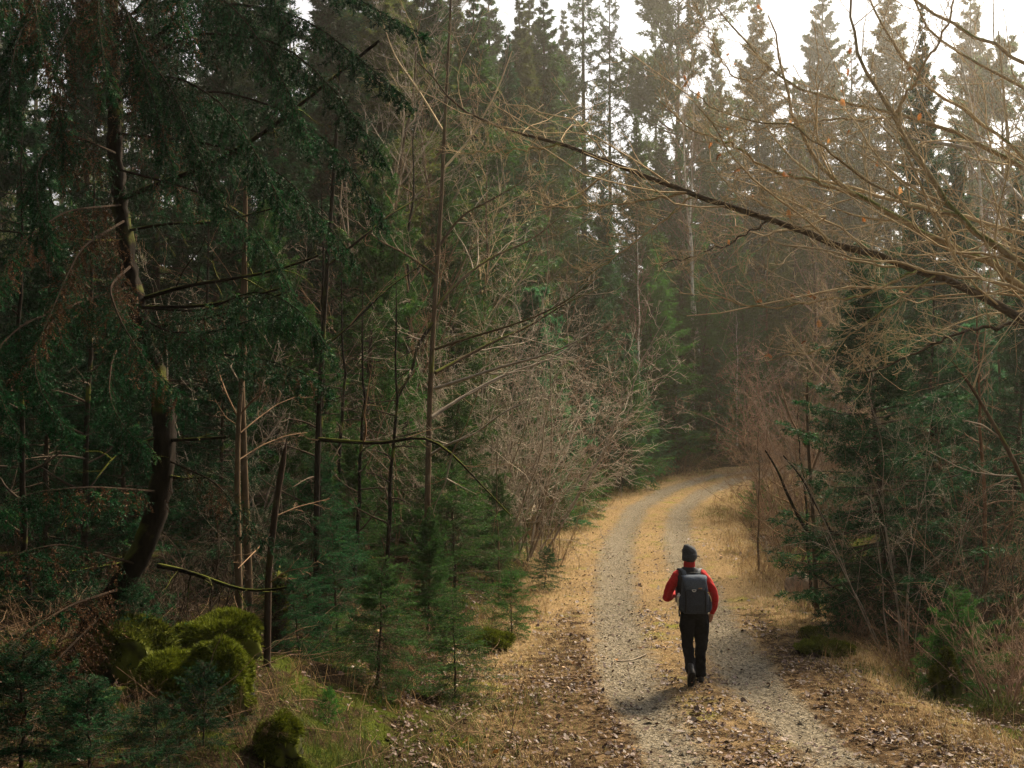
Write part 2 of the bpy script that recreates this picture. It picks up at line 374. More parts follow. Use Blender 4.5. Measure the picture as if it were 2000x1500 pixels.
def make_spruce(key, seed, H, r0, base, Lmax, nb, K2, K3, kn, nl, nw, el=(-25, 40), hang=.35, mat='spruce', barkm='bark_spruce', shape=.8, dead=0.0, keep=1.0, twig_r=.004, upcurl=.25, len2=.42, len3=.5):
    rng = np.random.default_rng(seed)
    tp = trunk_poly(rng, H); tr = np.maximum(r0 * (1 - np.clip(tp[:, 2] / H, 0, 1)) ** .85, .006); tr[0] = r0 * 1.35; tr[1] *= 1.15
    mbt = MB(); V, F = tubes(tp[None], tr[None], 9); mbt.add(V, F)
    q = (np.arange(nb) + rng.random(nb)) / nb
    h = H * (base + (1 - base) * q)
    rel = (h - H * base) / (H * (1 - base))
    L = Lmax * ((1 - rel) ** shape) * (.72 + .28 * smooth(0, .2, rel)) * rng.uniform(.45, 1.15, nb) * (1 - .3 * smooth(.75, 1, rel)) + .07
    az = np.arange(nb) * 2.39996 + rng.normal(0, .35, nb)
    e = np.radians(el[0] + (el[1] - el[0]) * rel + rng.normal(0, 7, nb))
    N = 8; s = np.linspace(0, 1, N)[None]
    hor = L[:, None] * s * np.cos(e)[:, None]
    dz = L[:, None] * (np.sin(e)[:, None] * s - .22 * s ** 2 * (1 - rel)[:, None] + upcurl * s ** 3)
    az2 = az[:, None] + rng.normal(0, .12, (nb, 1)) * s ** 2
    bx = np.interp(h, tp[:, 2], tp[:, 0]); by = np.interp(h, tp[:, 2], tp[:, 1])
    P = np.stack([bx[:, None] + hor * np.cos(az2), by[:, None] + hor * np.sin(az2), h[:, None] + dz], -1)
    P[:, 1:] += rng.normal(0, .018, (nb, N - 1, 3)) * L[:, None, None]
    R = np.maximum((.006 + .011 * L)[:, None] * np.linspace(1, .25, N)[None] * (.6 if H < 6 else 1), .003)
    mbb = MB(); V, F = tubes(P, R, 4); mbb.add(V, F)
    # side shoots lie in the plane of the branch, hanging a little
    t = .12 + .88 * (np.arange(K2)[None] + rng.random((nb, K2))) / K2
    t = np.minimum(t, .998); f = t * (N - 1); i = f.astype(int); fr = (f - i)[..., None]; m = np.arange(nb)[:, None]
    p0 = P[m, i] * (1 - fr) + P[m, i + 1] * fr; tn = nrm(P[m, i + 1] - P[m, i])
    side = nrm(np.cross(tn, np.array([0, 0, 1.]))) * np.where(np.arange(K2) % 2 == 0, 1, -1)[None, :, None]
    d = tn * .75 + side * rng.uniform(.5, 1.0, (nb, K2, 1)); d[..., 2] -= hang * rng.uniform(.2, 1.3, (nb, K2)); d += rng.normal(0, .12, d.shape)
    l2 = L[:, None] * len2 * (1 - .72 * t) * rng.uniform(.6, 1.15, (nb, K2)) + .05
    sel = (rng.random((nb, K2)) < keep * (1 - .4 * smooth(.8, 1, rel))[:, None])
    P2 = grow(p0[sel], d[sel], l2[sel], 4, .10, -.06 * hang, rng)
    R2 = np.maximum(twig_r * np.linspace(1, .5, 4)[None].repeat(len(P2), 0), .0015)
    if H < 6: V, F = tubes(P2, R2, 3); mbb.add(V, F)
    tint2 = np.clip(rng.normal(.36, .16, len(P2)) + .22 * (t[sel] - .4), 0, 1)
    mbn = MB()
    if K3:
        P3, R3 = spawn(P2, R2, rng, K3, t0=.1, ang=(30, 60), L=(.35, .35 + len3 * .5), N=3, wig=.10, up=-.05 * hang, decay=.45)
        t3 = np.repeat(tint2, K3)
        mbn.add(*needles(P3, rng, kn, nl, nw, tint=np.clip(t3 + rng.normal(.05, .12, len(P3)), 0, 1), ln=np.repeat(np.repeat((1 - .65 * smooth(.75, 1, rel))[:, None], K2, 1)[sel], K3)))
    mbn.add(*needles(P2, rng, int(kn * 1.6), nl, nw, tint=tint2, ln=np.repeat((1 - .65 * smooth(.75, 1, rel))[:, None], K2, 1)[sel]))
    Pt = P[:, N - 3:]; mbn.add(*needles(Pt, rng, int(kn * 2), nl, nw, tint=np.clip(rng.normal(.6, .15, nb), 0, 1)))
    lead = tp[-3:][None]; mbn.add(*needles(lead, rng, 40, nl * .5, nw * .6, ang=(40, 70)))
    PROTO[key] = (H, [('trunk', mbt.mesh(key + '_trunk', M[barkm])), ('branches', mbb.mesh(key + '_branches', M['twig_dark'])), ('crown', mbn.mesh(key + '_crown', M[mat], False))])

def make_pine(key, seed, H, r0, base, Lmax, nb, K2, kn, nl, nw, mat='pine', barkm='bark_pine', young=False):
    rng = np.random.default_rng(seed)
    tp = trunk_poly(rng, H, wob=.03); tr = np.maximum(r0 * (1 - np.clip(tp[:, 2] / H, 0, 1)) ** .8, .01); tr[0] = r0 * 1.25
    mbt = MB(); V, F = tubes(tp[None], tr[None], 8); mbt.add(V, F)
    nw_ = max(3, nb // 5); h = H * (base + (1 - base) * (np.floor(np.arange(nb) / 5) + rng.random(nb) * .25) / nw_)
    rel = np.clip((h - H * base) / (H * (1 - base)), 0, 1)
    prof = (1 - rel) ** .75 if young else np.sin(np.clip(.25 + rel * .75, 0, 1) * math.pi) ** .6
    L = Lmax * prof * rng.uniform(.55, 1.1, nb) + .15
    az = rng.random(nb) * 6.28; e = np.radians(rng.normal(12 if young else 8, 12, nb) + 30 * rel)
    d = np.stack([np.cos(az) * np.cos(e), np.sin(az) * np.cos(e), np.sin(e)], -1)
    p0 = np.stack([np.interp(h, tp[:, 2], tp[:, k]) for k in range(3)], -1)
    P = grow(p0, d, L, 7, .10, .10, rng); R = np.maximum((.006 + .012 * L)[:, None] * np.linspace(1, .3, 7)[None], .004)
    mbb = MB(); V, F = tubes(P, R, 4); mbb.add(V, F)
    P2, R2 = spawn(P, R, rng, K2, t0=.3 if not young else .12, ang=(35, 65), L=(.25, .5), N=4, wig=.12, up=.12, rf=.5, decay=.5, rmin=.003)
    V, F = tubes(P2, R2, 3); mbb.add(V, F)
    P3, R3 = spawn(P2, R2, rng, 4, t0=.35, ang=(25, 50), L=(.3, .5), N=3, wig=.1, up=.15, decay=.2, rmin=.003)
    tint = np.clip(rng.normal(.45, .2, len(P3)), 0, 1)
    mbn = MB(); mbn.add(*needles(P3, rng, kn, nl, nw, ang=(25, 60), tint=tint, t0=.2)); mbn.add(*needles(P2, rng, kn, nl, nw, ang=(25, 60), t0=.4))
    mbn.add(*needles(tp[-3:][None], rng, 60, nl, nw, ang=(25, 50)))
    PROTO[key] = (H, [('trunk', mbt.mesh(key + '_trunk', M[barkm])), ('branches', mbb.mesh(key + '_branches', M['twig_dark'])), ('crown', mbn.mesh(key + '_crown', M[mat], False))])

def make_bush(key, seed, H, stems, spread, K=(7, 6, 4), mat='twig_brown', r0=.018, up=.06, wig=.10, rmin=.0022, barkm=None, ang=(22, 50)):
    rng = np.random.default_rng(seed)
    az = rng.random(stems) * 6.28; rad = rng.random(stems) ** .6 * .18 * H * .4
    p0 = np.stack([rad * np.cos(az), rad * np.sin(az), np.full(stems, -.15)], -1)
    tl = rng.uniform(.05, spread, stems)
    d = np.stack([np.cos(az) * tl, np.sin(az) * tl, np.ones(stems)], -1)
    P = grow(p0, d, H * rng.uniform(.6, 1.05, stems), 12, wig * .6, .02, rng)
    R = np.maximum(r0 * rng.uniform(.5, 1.15, stems)[:, None] * np.linspace(1, .18, 12)[None], rmin)
    m1 = MB(); V, F = tubes(P, R, 6); m1.add(V, F)
    m2 = MB(); P1, R1 = P, R
    for k, n in zip(K, (7, 5, 4)):
        P1, R1 = spawn(P1, R1, rng, k, t0=.18, ang=ang, L=(.3, .6), N=n, wig=wig, up=up, rf=.6, decay=.6, rmin=rmin)
        V, F = tubes(P1, R1, 3); m2.add(V, F)
    PROTO[key] = (H, [('stems', m1.mesh(key + '_stems', M[barkm or mat])), ('twigs', m2.mesh(key + '_twigs', M[mat]))])

def make_bare(key, seed, H, r0, nb, base=.25, K=(7, 6, 4), mat='twig_pale', barkm='bark_alder', ang=(35, 65), up=.07, wig=.09, Lf=(.28, .5), lean=(0, 0), wob=.05, rmin=.0022):
    rng = np.random.default_rng(seed)
    tp = trunk_poly(rng, H, 18, wob=wob, lean=lean); tr = np.maximum(r0 * (1 - np.clip(tp[:, 2] / H, 0, 1)) ** .8, .004); tr[0] *= 1.3
    m1 = MB(); V, F = tubes(tp[None], tr[None], 8); m1.add(V, F)
    m2 = MB(); P1, R1 = spawn(tp[None], tr[None], rng, nb, t0=base, ang=ang, L=Lf, N=9, wig=wig, up=up, rf=.55, decay=.7, rmin=.004)
    V, F = tubes(P1, R1, 5); m2.add(V, F)
    for k, n in zip(K, (6, 5, 4)):
        P1, R1 = spawn(P1, R1, rng, k, t0=.15, ang=(28, 58), L=(.3, .6), N=n, wig=wig * 1.4, up=up * .7, rf=.6, decay=.55, rmin=rmin)
        V, F = tubes(P1, R1, 3); m2.add(V, F)
    PROTO[key] = (H, [('trunk', m1.mesh(key + '_trunk', M[barkm])), ('branches', m2.mesh(key + '_branches', M[mat]))])

# far and tall conifers
make_spruce('tall_a', 11, 22, .20, .06, 4.2, 200, 24, 3, 4, .18, .050, mat='spruce', hang=.55, shape=1.05)
make_spruce('tall_b', 12, 20, .19, .08, 3.5, 165, 22, 3, 4, .18, .050, mat='spruce', hang=.85, el=(-32, 35), shape=1.0)
make_spruce('tall_sparse', 13, 23, .19, .20, 3.0, 110, 16, 3, 4, .16, .044, mat='spruce', hang=.5, keep=.75, el=(-15, 35))
# young spruces of the undergrowth
make_spruce('young_a', 21, 4.0, .035, .03, 1.45, 78, 19, 5, 7, .044, .0115, mat='spruce_young', hang=.4, el=(-10, 46), shape=.62, upcurl=.12)
make_spruce('young_b', 22, 3.2, .030, .02, 1.55, 56, 19, 5, 7, .042, .0110, mat='spruce_young', hang=.45, el=(-12, 38), shape=.55, upcurl=.1)
make_spruce('mid_a', 23, 8.0, .075, .03, 2.0, 140, 20, 5, 6, .065, .019, mat='spruce_shaded', hang=.45, el=(-22, 42))
make_spruce('sapling', 24, 1.1, .012, .04, .55, 36, 14, 5, 10, .022, .0050, mat='spruce_young', hang=.1, el=(2, 55), twig_r=.0025)
make_pine('pine_young', 31, 5.0, .05, .05, 1.5, 65, 10, 11, .11, .022, young=True, barkm='bark_far')
make_pine('pine_tall', 32, 22, .19, .42, 3.6, 65, 15, 13, .24, .052, mat='pine_pale')
# bare broadleaves
make_bush('bush_fine', 41, 3.6, 17, .60, K=(7, 6, 4), mat='twig_red', r0=.016, rmin=.0030, wig=.17, up=.03, ang=(30, 75))
make_bush('bush_vase', 42, 4.5, 9, .45, K=(7, 6, 4), mat='twig_pale', r0=.014, rmin=.0022, wig=.16, up=.04, ang=(28, 65))
make_bush('bush_low', 43, 1.6, 30, .9, K=(5, 5), mat='twig_brown', r0=.008, rmin=.0022, wig=.14)
make_bare('bare_slender', 51, 7.5, .055, 22, K=(6, 5, 3), rmin=.0028)
make_bare('bare_spread', 52, 6.0, .05, 18, base=.18, K=(6, 5, 4), mat='twig_brown', ang=(45, 75), Lf=(.4, .65), rmin=.0026)
make_bare('birch_tall', 53, 19, .11, 26, base=.4, K=(6, 5, 2), mat='twig_red', barkm='birch', ang=(25, 45), Lf=(.2, .32), rmin=.006, wob=.06)
make_bare('pole_dark', 54, 9.0, .065, 20, base=.2, K=(5, 4), mat='twig_dark', barkm='bark_dark', ang=(55, 85), Lf=(.10, .22), up=-.01, rmin=.0028)

def place(key, name, px, d, top, label, cat, group=None, rz=None, mats=None, wide=1.0, x=None, tilt=None):
    """a copy of a prototype: base at photograph column px and distance d, its tip at row top"""
    H, parts = PROTO[key]
    p = at_ground(px, d)
    h = CAM_Z + (HOR - top) * d / F_PX - p[2]
    s = h / H
    if abs(float(road_u(np.array([p[0]]), np.array([p[1]]))[0])) < 2.2: print('ON ROAD', key, px, d, label)
    if s < .25: print('SMALL', key, px, d, h)
    r = random.Random(int(px * 13 + d * 101 + len(key) * 7))
    o = thing(name, label, cat, p, r.uniform(0, 6.28) if rz is None else rz, (s * wide, s * wide, s), group)
    if tilt: o.rotation_euler = (tilt[0], tilt[1], o.rotation_euler[2])
    for pn, me in parts:
        c = link(pn, me, o)
        if pn != 'trunk': c['kind'] = 'stuff'
        if mats and pn in mats:
            c.material_slots[0].link = 'OBJECT'; c.material_slots[0].material = M[mats[pn]]
    return o
# ================================================================== SCENE CONTENT
# ------------------------------------------------------------------ far wood: a mass nobody could count
def far_wood():
    rng = np.random.default_rng(90); mb = MB(); mt = MB()
    for k in range(275):
        y = rng.uniform(82, 150); x = rng.uniform(-.52, .52) * y
        if 100 < k <= 230: y = rng.uniform(48, 85); x = rng.uniform(-.55, -.02) * y
        if k > 230: y = rng.uniform(95, 135); x = rng.uniform(.04, .46) * y
        if k <= 230 and -.02 < (x / y) < .24 and y < 100: y += 40; x = rng.uniform(0, .2) * y
        H = rng.uniform(15, 23) * (1.0 if x / y < 0 or x / y > .2 else .85) * (.7 if k > 230 else 1) ; z = gz(x, y); n = 70
        h = H * ((.12 if k <= 230 else .02) + .88 * (np.arange(n) + rng.random(n)) / n); L = 2.6 * (1 - h / H) ** .8 * rng.uniform(.6, 1.1, n) + .2
        az = rng.random(n) * 6.28; d = np.stack([np.cos(az), np.sin(az), -.25 + .5 * h / H], -1)
        P = grow(np.stack([np.full(n, x), np.full(n, y), z + h], -1), d, L, 4, .08, 0, rng)
        mb.add(*needles(P, rng, 10, .55, .24, ang=(30, 75), tint=np.clip(rng.normal(.4, .2, n), 0, 1), ln=.25 + .75 * (1 - h / H)))
        V, F = tubes(np.array([[(x, y, z - .3), (x, y, z + H * .5), (x, y, z + H)]]), np.array([[.17, .1, .01]]), 5); mt.add(V, F)
    for P_ in (mt,): mb.v += P_.v; mb.f += [f + mb.n for f in P_.f]; mb.t += P_.t; mb.m += [m + 1 for m in P_.m]; mb.n += P_.n
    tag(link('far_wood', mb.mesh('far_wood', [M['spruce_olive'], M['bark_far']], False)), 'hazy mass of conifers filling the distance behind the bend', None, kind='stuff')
far_wood()

# ------------------------------------------------------------------ background conifers beyond the bend
SHADED = {'crown': 'spruce_shaded'}; OLIVE = {'crown': 'spruce_olive'}; SHADED_LEFT = {'crown': 'spruce_shaded_left'}
BG = [
 ('tall_sparse', 1140, 68, -170, 'tall sparse spruce with bare lower trunk just left of the white sky gap', None, 1.0),
 ('tall_sparse', 1190, 72, -90, 'thin dark spruce close on the right of the tall sparse one by the sky gap', None, .8),
 ('tall_b', 1062, 56, -40, 'dark spruce rising out of the frame left of the tall sparse spruce', None, 1.3),
 ('pine_tall', 1322, 74, -110, 'pale tall pine just right of the white sky gap', None, 1.0),
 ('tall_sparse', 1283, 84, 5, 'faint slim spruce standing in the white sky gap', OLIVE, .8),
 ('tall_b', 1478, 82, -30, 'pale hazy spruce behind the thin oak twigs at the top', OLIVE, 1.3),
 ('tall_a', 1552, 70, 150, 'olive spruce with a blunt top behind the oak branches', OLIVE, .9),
 ('tall_a', 1800, 30, 10, 'tall pointed spruce seen through the oak branches at upper right', SHADED, .8),
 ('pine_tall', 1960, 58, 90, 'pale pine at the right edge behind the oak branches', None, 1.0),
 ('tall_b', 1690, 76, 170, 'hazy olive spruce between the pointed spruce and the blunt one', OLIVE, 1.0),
 ('tall_a', 1330, 66, 290, 'broad bright green spruce right behind the bend of the track', {'crown': 'spruce_young'}, 1.35),
 ('tall_b', 1243, 60, 215, 'dark spruce between the sky gap and the bend, left of the broad green one', None, 1.1),
 ('tall_a', 1437, 71, 380, 'green spruce right of the broad one behind the bend', {'crown': 'spruce_young'}, 1.2),
 ('tall_b', 1535, 76, 330, 'olive spruce behind the thin brown pine trunk, right', OLIVE, 1.5),
 ('tall_b', 1645, 74, 330, 'brownish green spruce behind the reddish thicket', OLIVE, 1.5),
 ('tall_a', 1178, 54, 330, 'very dark spruce above the bare brown thicket', SHADED, 1.0),
 ('tall_a', 992, 46, 70, 'dark pointed spruce in the upper middle behind bare twigs', SHADED, 1.3),
 ('tall_b', 925, 40, -40, 'spruce with hanging sprays behind the arching oak branch tip', None, 1.4),
 ('tall_a', 838, 36, -120, 'tall spruce behind the slender alder trunk', None, 1.4),
 ('tall_b', 742, 33, -160, 'spruce behind the grey bare branches at upper left middle', OLIVE, 1.4),
 ('tall_a', 640, 31, -160, 'dark tall spruce behind the hanging green boughs', SHADED_LEFT, 1.3),
 ('tall_b', 540, 28, -160, 'shadowed spruce behind the boughs with the broken splintered stub', SHADED_LEFT, 1.0),
 ('tall_a', 425, 27, -160, 'shadowed spruce behind the pale thin stems at left', SHADED_LEFT, 1.0),
  ('tall_a', 880, 47, -90, 'spruce filling the top between the alder and the dark pointed one', OLIVE, 1.4),
 ('tall_b', 1015, 53, -20, 'spruce top behind the dark pointed one in the upper middle', OLIVE, 1.2),
 ('tall_b', 955, 60, -60, 'spruce top filling the upper middle behind bare twigs', None, 1.3),
 ('tall_a', 1032, 64, -40, 'spruce top left behind the tall sparse spruce', OLIVE, 1.3),
 ('tall_a', 1290, 71, 250, 'full green spruce left of the broad one behind the bend', {'crown': 'spruce'}, 1.5),
 ('tall_b', 1385, 75, 270, 'full green spruce between the two behind the bend', {'crown': 'spruce_young'}, 1.5),
 ('tall_a', 1490, 80, 250, 'full olive green spruce behind the thin brown pine trunk, left', {'crown': 'spruce'}, 1.5),
 ('tall_b', 1580, 82, 250, 'full green spruce filling the wood above the reddish thicket', {'crown': 'spruce'}, 1.5),
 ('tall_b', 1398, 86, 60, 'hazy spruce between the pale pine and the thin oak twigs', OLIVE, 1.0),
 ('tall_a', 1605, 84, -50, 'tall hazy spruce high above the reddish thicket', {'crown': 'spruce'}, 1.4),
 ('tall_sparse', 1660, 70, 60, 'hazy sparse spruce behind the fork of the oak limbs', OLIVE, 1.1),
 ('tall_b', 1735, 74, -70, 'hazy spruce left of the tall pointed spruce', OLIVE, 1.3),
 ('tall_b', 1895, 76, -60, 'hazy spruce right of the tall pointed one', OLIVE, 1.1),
 ('tall_b', 780, 44, -160, 'spruce filling the top left of the slender alder', OLIVE, 1.4),
 ('tall_a', 690, 42, -160, 'spruce filling the top above the grey shrub', None, 1.4),
 ('tall_b', 480, 36, -160, 'spruce filling the top behind the green boughs', None, 1.4),
 ('tall_a', 1100, 74, 20, 'hazy spruce behind the tall sparse one', OLIVE, 1.2),
 ('tall_b', 305, 25, -160, 'dark spruce right behind the crooked trunk', SHADED_LEFT, 1.0),
 ('tall_a', 170, 24, -160, 'dark spruce between the crooked trunk and the left edge', SHADED_LEFT, 1.0),
 ('tall_b', 40, 22, -160, 'black looking spruce at the left edge', SHADED_LEFT, 1.0),
 ('tall_b', 1868, 30, 240, 'spruce behind the pale forked birch limb at right', SHADED, .9),
 ('tall_a', 1985, 27, 300, 'dark spruce at the right edge below the oak limbs', SHADED, .9),
 ('tall_b', 1775, 40, 380, 'spruce in shade behind the dark bushy one at right', None, .9),
]
for k, px, d, top, lab, mats, w in BG:
    place(k, 'pine_tree' if k.startswith('pine') else 'spruce_tree', px, d, top, lab, 'tree', 'tall conifers behind the track', mats=mats, wide=w)

for px, d, top, tl, lab in [(1356, 64, 130, (0, -.01), 'white birch with a straight trunk left of a leaning twin'),
                            (1372, 65, 120, (0, .05), 'white birch leaning right beside a straight twin'),
                            (1627, 74, 210, (0, .0), 'white birch trunk above the reddish thicket'),
                            (1247, 54, 420, (0, .0), 'thin grey birch at the dark gap above the blue green pine'),
                            (1940, 34, 60, (0, -.05), 'cream birch trunk at the far upper right')]:
    place('birch_tall', 'birch_tree', px, d, top, lab, 'tree', 'birches', tilt=tl)

for px, d, top, lab in [(1400, 62.5, 680, 'blue green young pine at the bend, tallest of the three'),
                        (1318, 57, 735, 'blue green young pine left of the tallest at the bend'),
                        (1222, 51, 655, 'blue green young pine above the dense little spruce by the track'),
                        (1052, 34, 570, 'blue green young pine behind the bare brown thicket'),
                        (1905, 25, 640, 'blue green young pine behind the pale stems at right'),
                        (590, 30, 640, 'blue green young pine deep in the shade at left')]:
    place('pine_young', 'young_pine', px, d, top, lab, 'tree', 'young pines', wide=1.05)

YS = [
 ('young_a', 1212, 48.5, 700, 'dense pointed young spruce beside the track before the bend', 'spruce_young', 1.05),
 ('young_a', 1272, 53, 760, 'young spruce right of the dense pointed one before the bend', 'pine', 1.0),
 ('young_b', 1184, 45, 918, 'small yellow green spruce at the edge of the track', 'spruce_olive', .9),
 ('young_b', 1142, 40, 885, 'low spreading spruce left of the small yellow green one', None, 1.4),
 ('young_b', 1108, 35, 920, 'bright green low spruce below the bare thicket', None, 1.3),
 ('young_a', 735, 12.4, 1085, 'low wide spruce with dark hollow beneath on the left bank', 'spruce', 1.6),
 ('mid_a', 835, 15.6, 990, 'bushy spruce below the slender alder on the left bank', 'spruce', 1.4),
 ('young_b', 890, 19.0, 900, 'spruce behind the bushy one under the pale arching limbs', 'spruce', 1.3),
 ('young_a', 962, 22, 930, 'pointed spruce left of the thicket of thin grey stems', 'spruce', 1.0),
 ('young_b', 890, 13.4, 1170, 'low spruce with olive sprays overhanging the straw verge', 'spruce', 1.35),
 ('young_b', 1000, 17.6, 1110, 'spruce at the verge with pale bare twigs above', None, 1.2),
 ('young_b', 1062, 22.4, 1065, 'small dark spruce at the left verge, nearest the gravel', 'spruce_shaded', 1.2),
 ('mid_a', 690, 18, 840, 'spruce in half shade right of the dark leaning pole', 'spruce', 1.2),
 ('young_a', 800, 26, 690, 'spruce behind the slender alder trunk, half hidden by twigs', None, 1.0),
 ('young_a', 600, 15.5, 880, 'shaded spruce behind the dark straight poles', 'spruce_shaded', 1.2),
 ('young_b', 585, 12.2, 1090, 'shaded low spruce right of the two pole trunks', 'spruce_shaded', 1.3),
 ('mid_a', 1745, 18.6, 470, 'dark dense spruce right of the track behind bare shrubs', 'spruce_shaded', 1.3),
 ('young_b', 1690, 18.6, 1090, 'low dark spruce under the shrubs at right', 'spruce_shaded', 1.4),
 ('young_b', 1890, 14.8, 1150, 'bright little spruce with upswept boughs at the lower right', None, 1.2),
 ('young_b', 1640, 18.5, 1165, 'very low spruce behind the mossy mounds', 'spruce_shaded', 1.5),
 ('mid_a', 1960, 22, 480, 'dense spruce in the shade at the right edge', 'spruce_shaded', 1.0),
 ('mid_a', 690, 24, 300, 'half grown spruce behind the hanging boughs', 'spruce', 1.0),
 ('mid_a', 905, 31, 330, 'half grown spruce in the middle of the bare branches', 'spruce', 1.0),
 ('mid_a', 800, 29, 420, 'half grown spruce left of the slender alder', 'spruce', 1.0),
 ('mid_a', 420, 17, 560, 'half grown spruce in deep shade beyond the crooked trunk', 'spruce_shaded_left', 1.0),
 ('mid_a', 90, 16, 420, 'half grown spruce in deep shade at the left edge', 'spruce_shaded_left', 1.0),
 ('young_b', 1450, 66, 800, 'young spruce at the far end of the visible track', None, 1.2),
 ('young_b', 1345, 58.5, 835, 'low spruce under the blue green pines at the bend', 'spruce_olive', 1.5),
 ('young_b', 660, 14.2, 1000, 'shaded spruce left behind the low wide one', 'spruce_shaded', 1.2),
 ('young_a', 930, 27, 780, 'spruce amid pale twigs right of the alder trunk', None, 1.1),
 ('mid_a', 1000, 38, 400, 'half grown spruce behind the big pale thicket', 'spruce', 1.1),
 ('mid_a', 1120, 47, 470, 'half grown spruce above the leaning brown thicket', 'spruce_shaded', 1.1),
 ('mid_a', 560, 22, 380, 'half grown spruce behind the splintered stub', 'spruce', 1.1),
 ('mid_a', 250, 15.5, 560, 'half grown spruce straight behind the crooked trunk', 'spruce_shaded_left', 1.1),
 ('mid_a', 1262, 57, 480, 'half grown spruce left of the tallest young pine', 'spruce_young', 1.3),
 ('mid_a', 1462, 68, 520, 'half grown spruce right of the tallest young pine', 'spruce_young', 1.2),
 ('mid_a', 1365, 64, 540, 'half grown spruce behind the tallest young pine', 'spruce_young', 1.3),
 ('mid_a', 1860, 20.5, 560, 'dark spruce between the dense one and the right edge', 'spruce_shaded', 1.1),
 ('mid_a', 760, 30, 300, 'half grown spruce behind the tall grey shrub', 'spruce', 1.2),
 ('mid_a', 640, 20, 600, 'half grown spruce right of the leaning dark pole', 'spruce', 1.1),
 ('young_a', 860, 22, 760, 'spruce behind the alder trunk among pale limbs', 'spruce', 1.2),
]
for k, px, d, top, lab, mt_, w in YS:
    place(k, 'young_spruce', px, d, top, lab, 'tree', 'young spruces of the undergrowth', mats={'crown': mt_} if mt_ else None, wide=w, tilt=(.10 * math.sin(px * 1.7), .10 * math.cos(px * 2.3)))

for px, d, top, w, lab in [(398, 8.6, 1300, 1.3, 'dark spruce sapling in front of the mossy boulder'),
                           (640, 10.2, 1345, 1.1, 'spruce sapling in the grass right of the mossy boulder'),
                           (40, 7.4, 1270, 1.7, 'spruce sapling in the dark lower left corner'),
                           (180, 7.3, 1330, 1.7, 'low dark spruce sapling at the bottom edge left of the boulders'),
                           (300, 7.6, 1370, 1.5, 'low dark spruce sapling at the bottom edge below the boulders'),
                           (250, 10.5, 1140, 1.5, 'spruce sapling below the foot of the crooked trunk'),
                           (120, 11.5, 1080, 1.5, 'spruce sapling left of the foot of the crooked trunk'),
                           (1480, 40, 940, 1.3, 'tiny spruce at the right edge of the far track'),
                           (1840, 14.6, 1230, 1.0, 'tiny spruce left of the bright little one at right')]:
    place('sapling', 'spruce_sapling', px, d, top, lab, 'tree', 'spruce saplings', wide=w, mats={'crown': 'spruce_shaded_left'} if px < 500 else None)  # saplings at left wear the needles with shade painted in

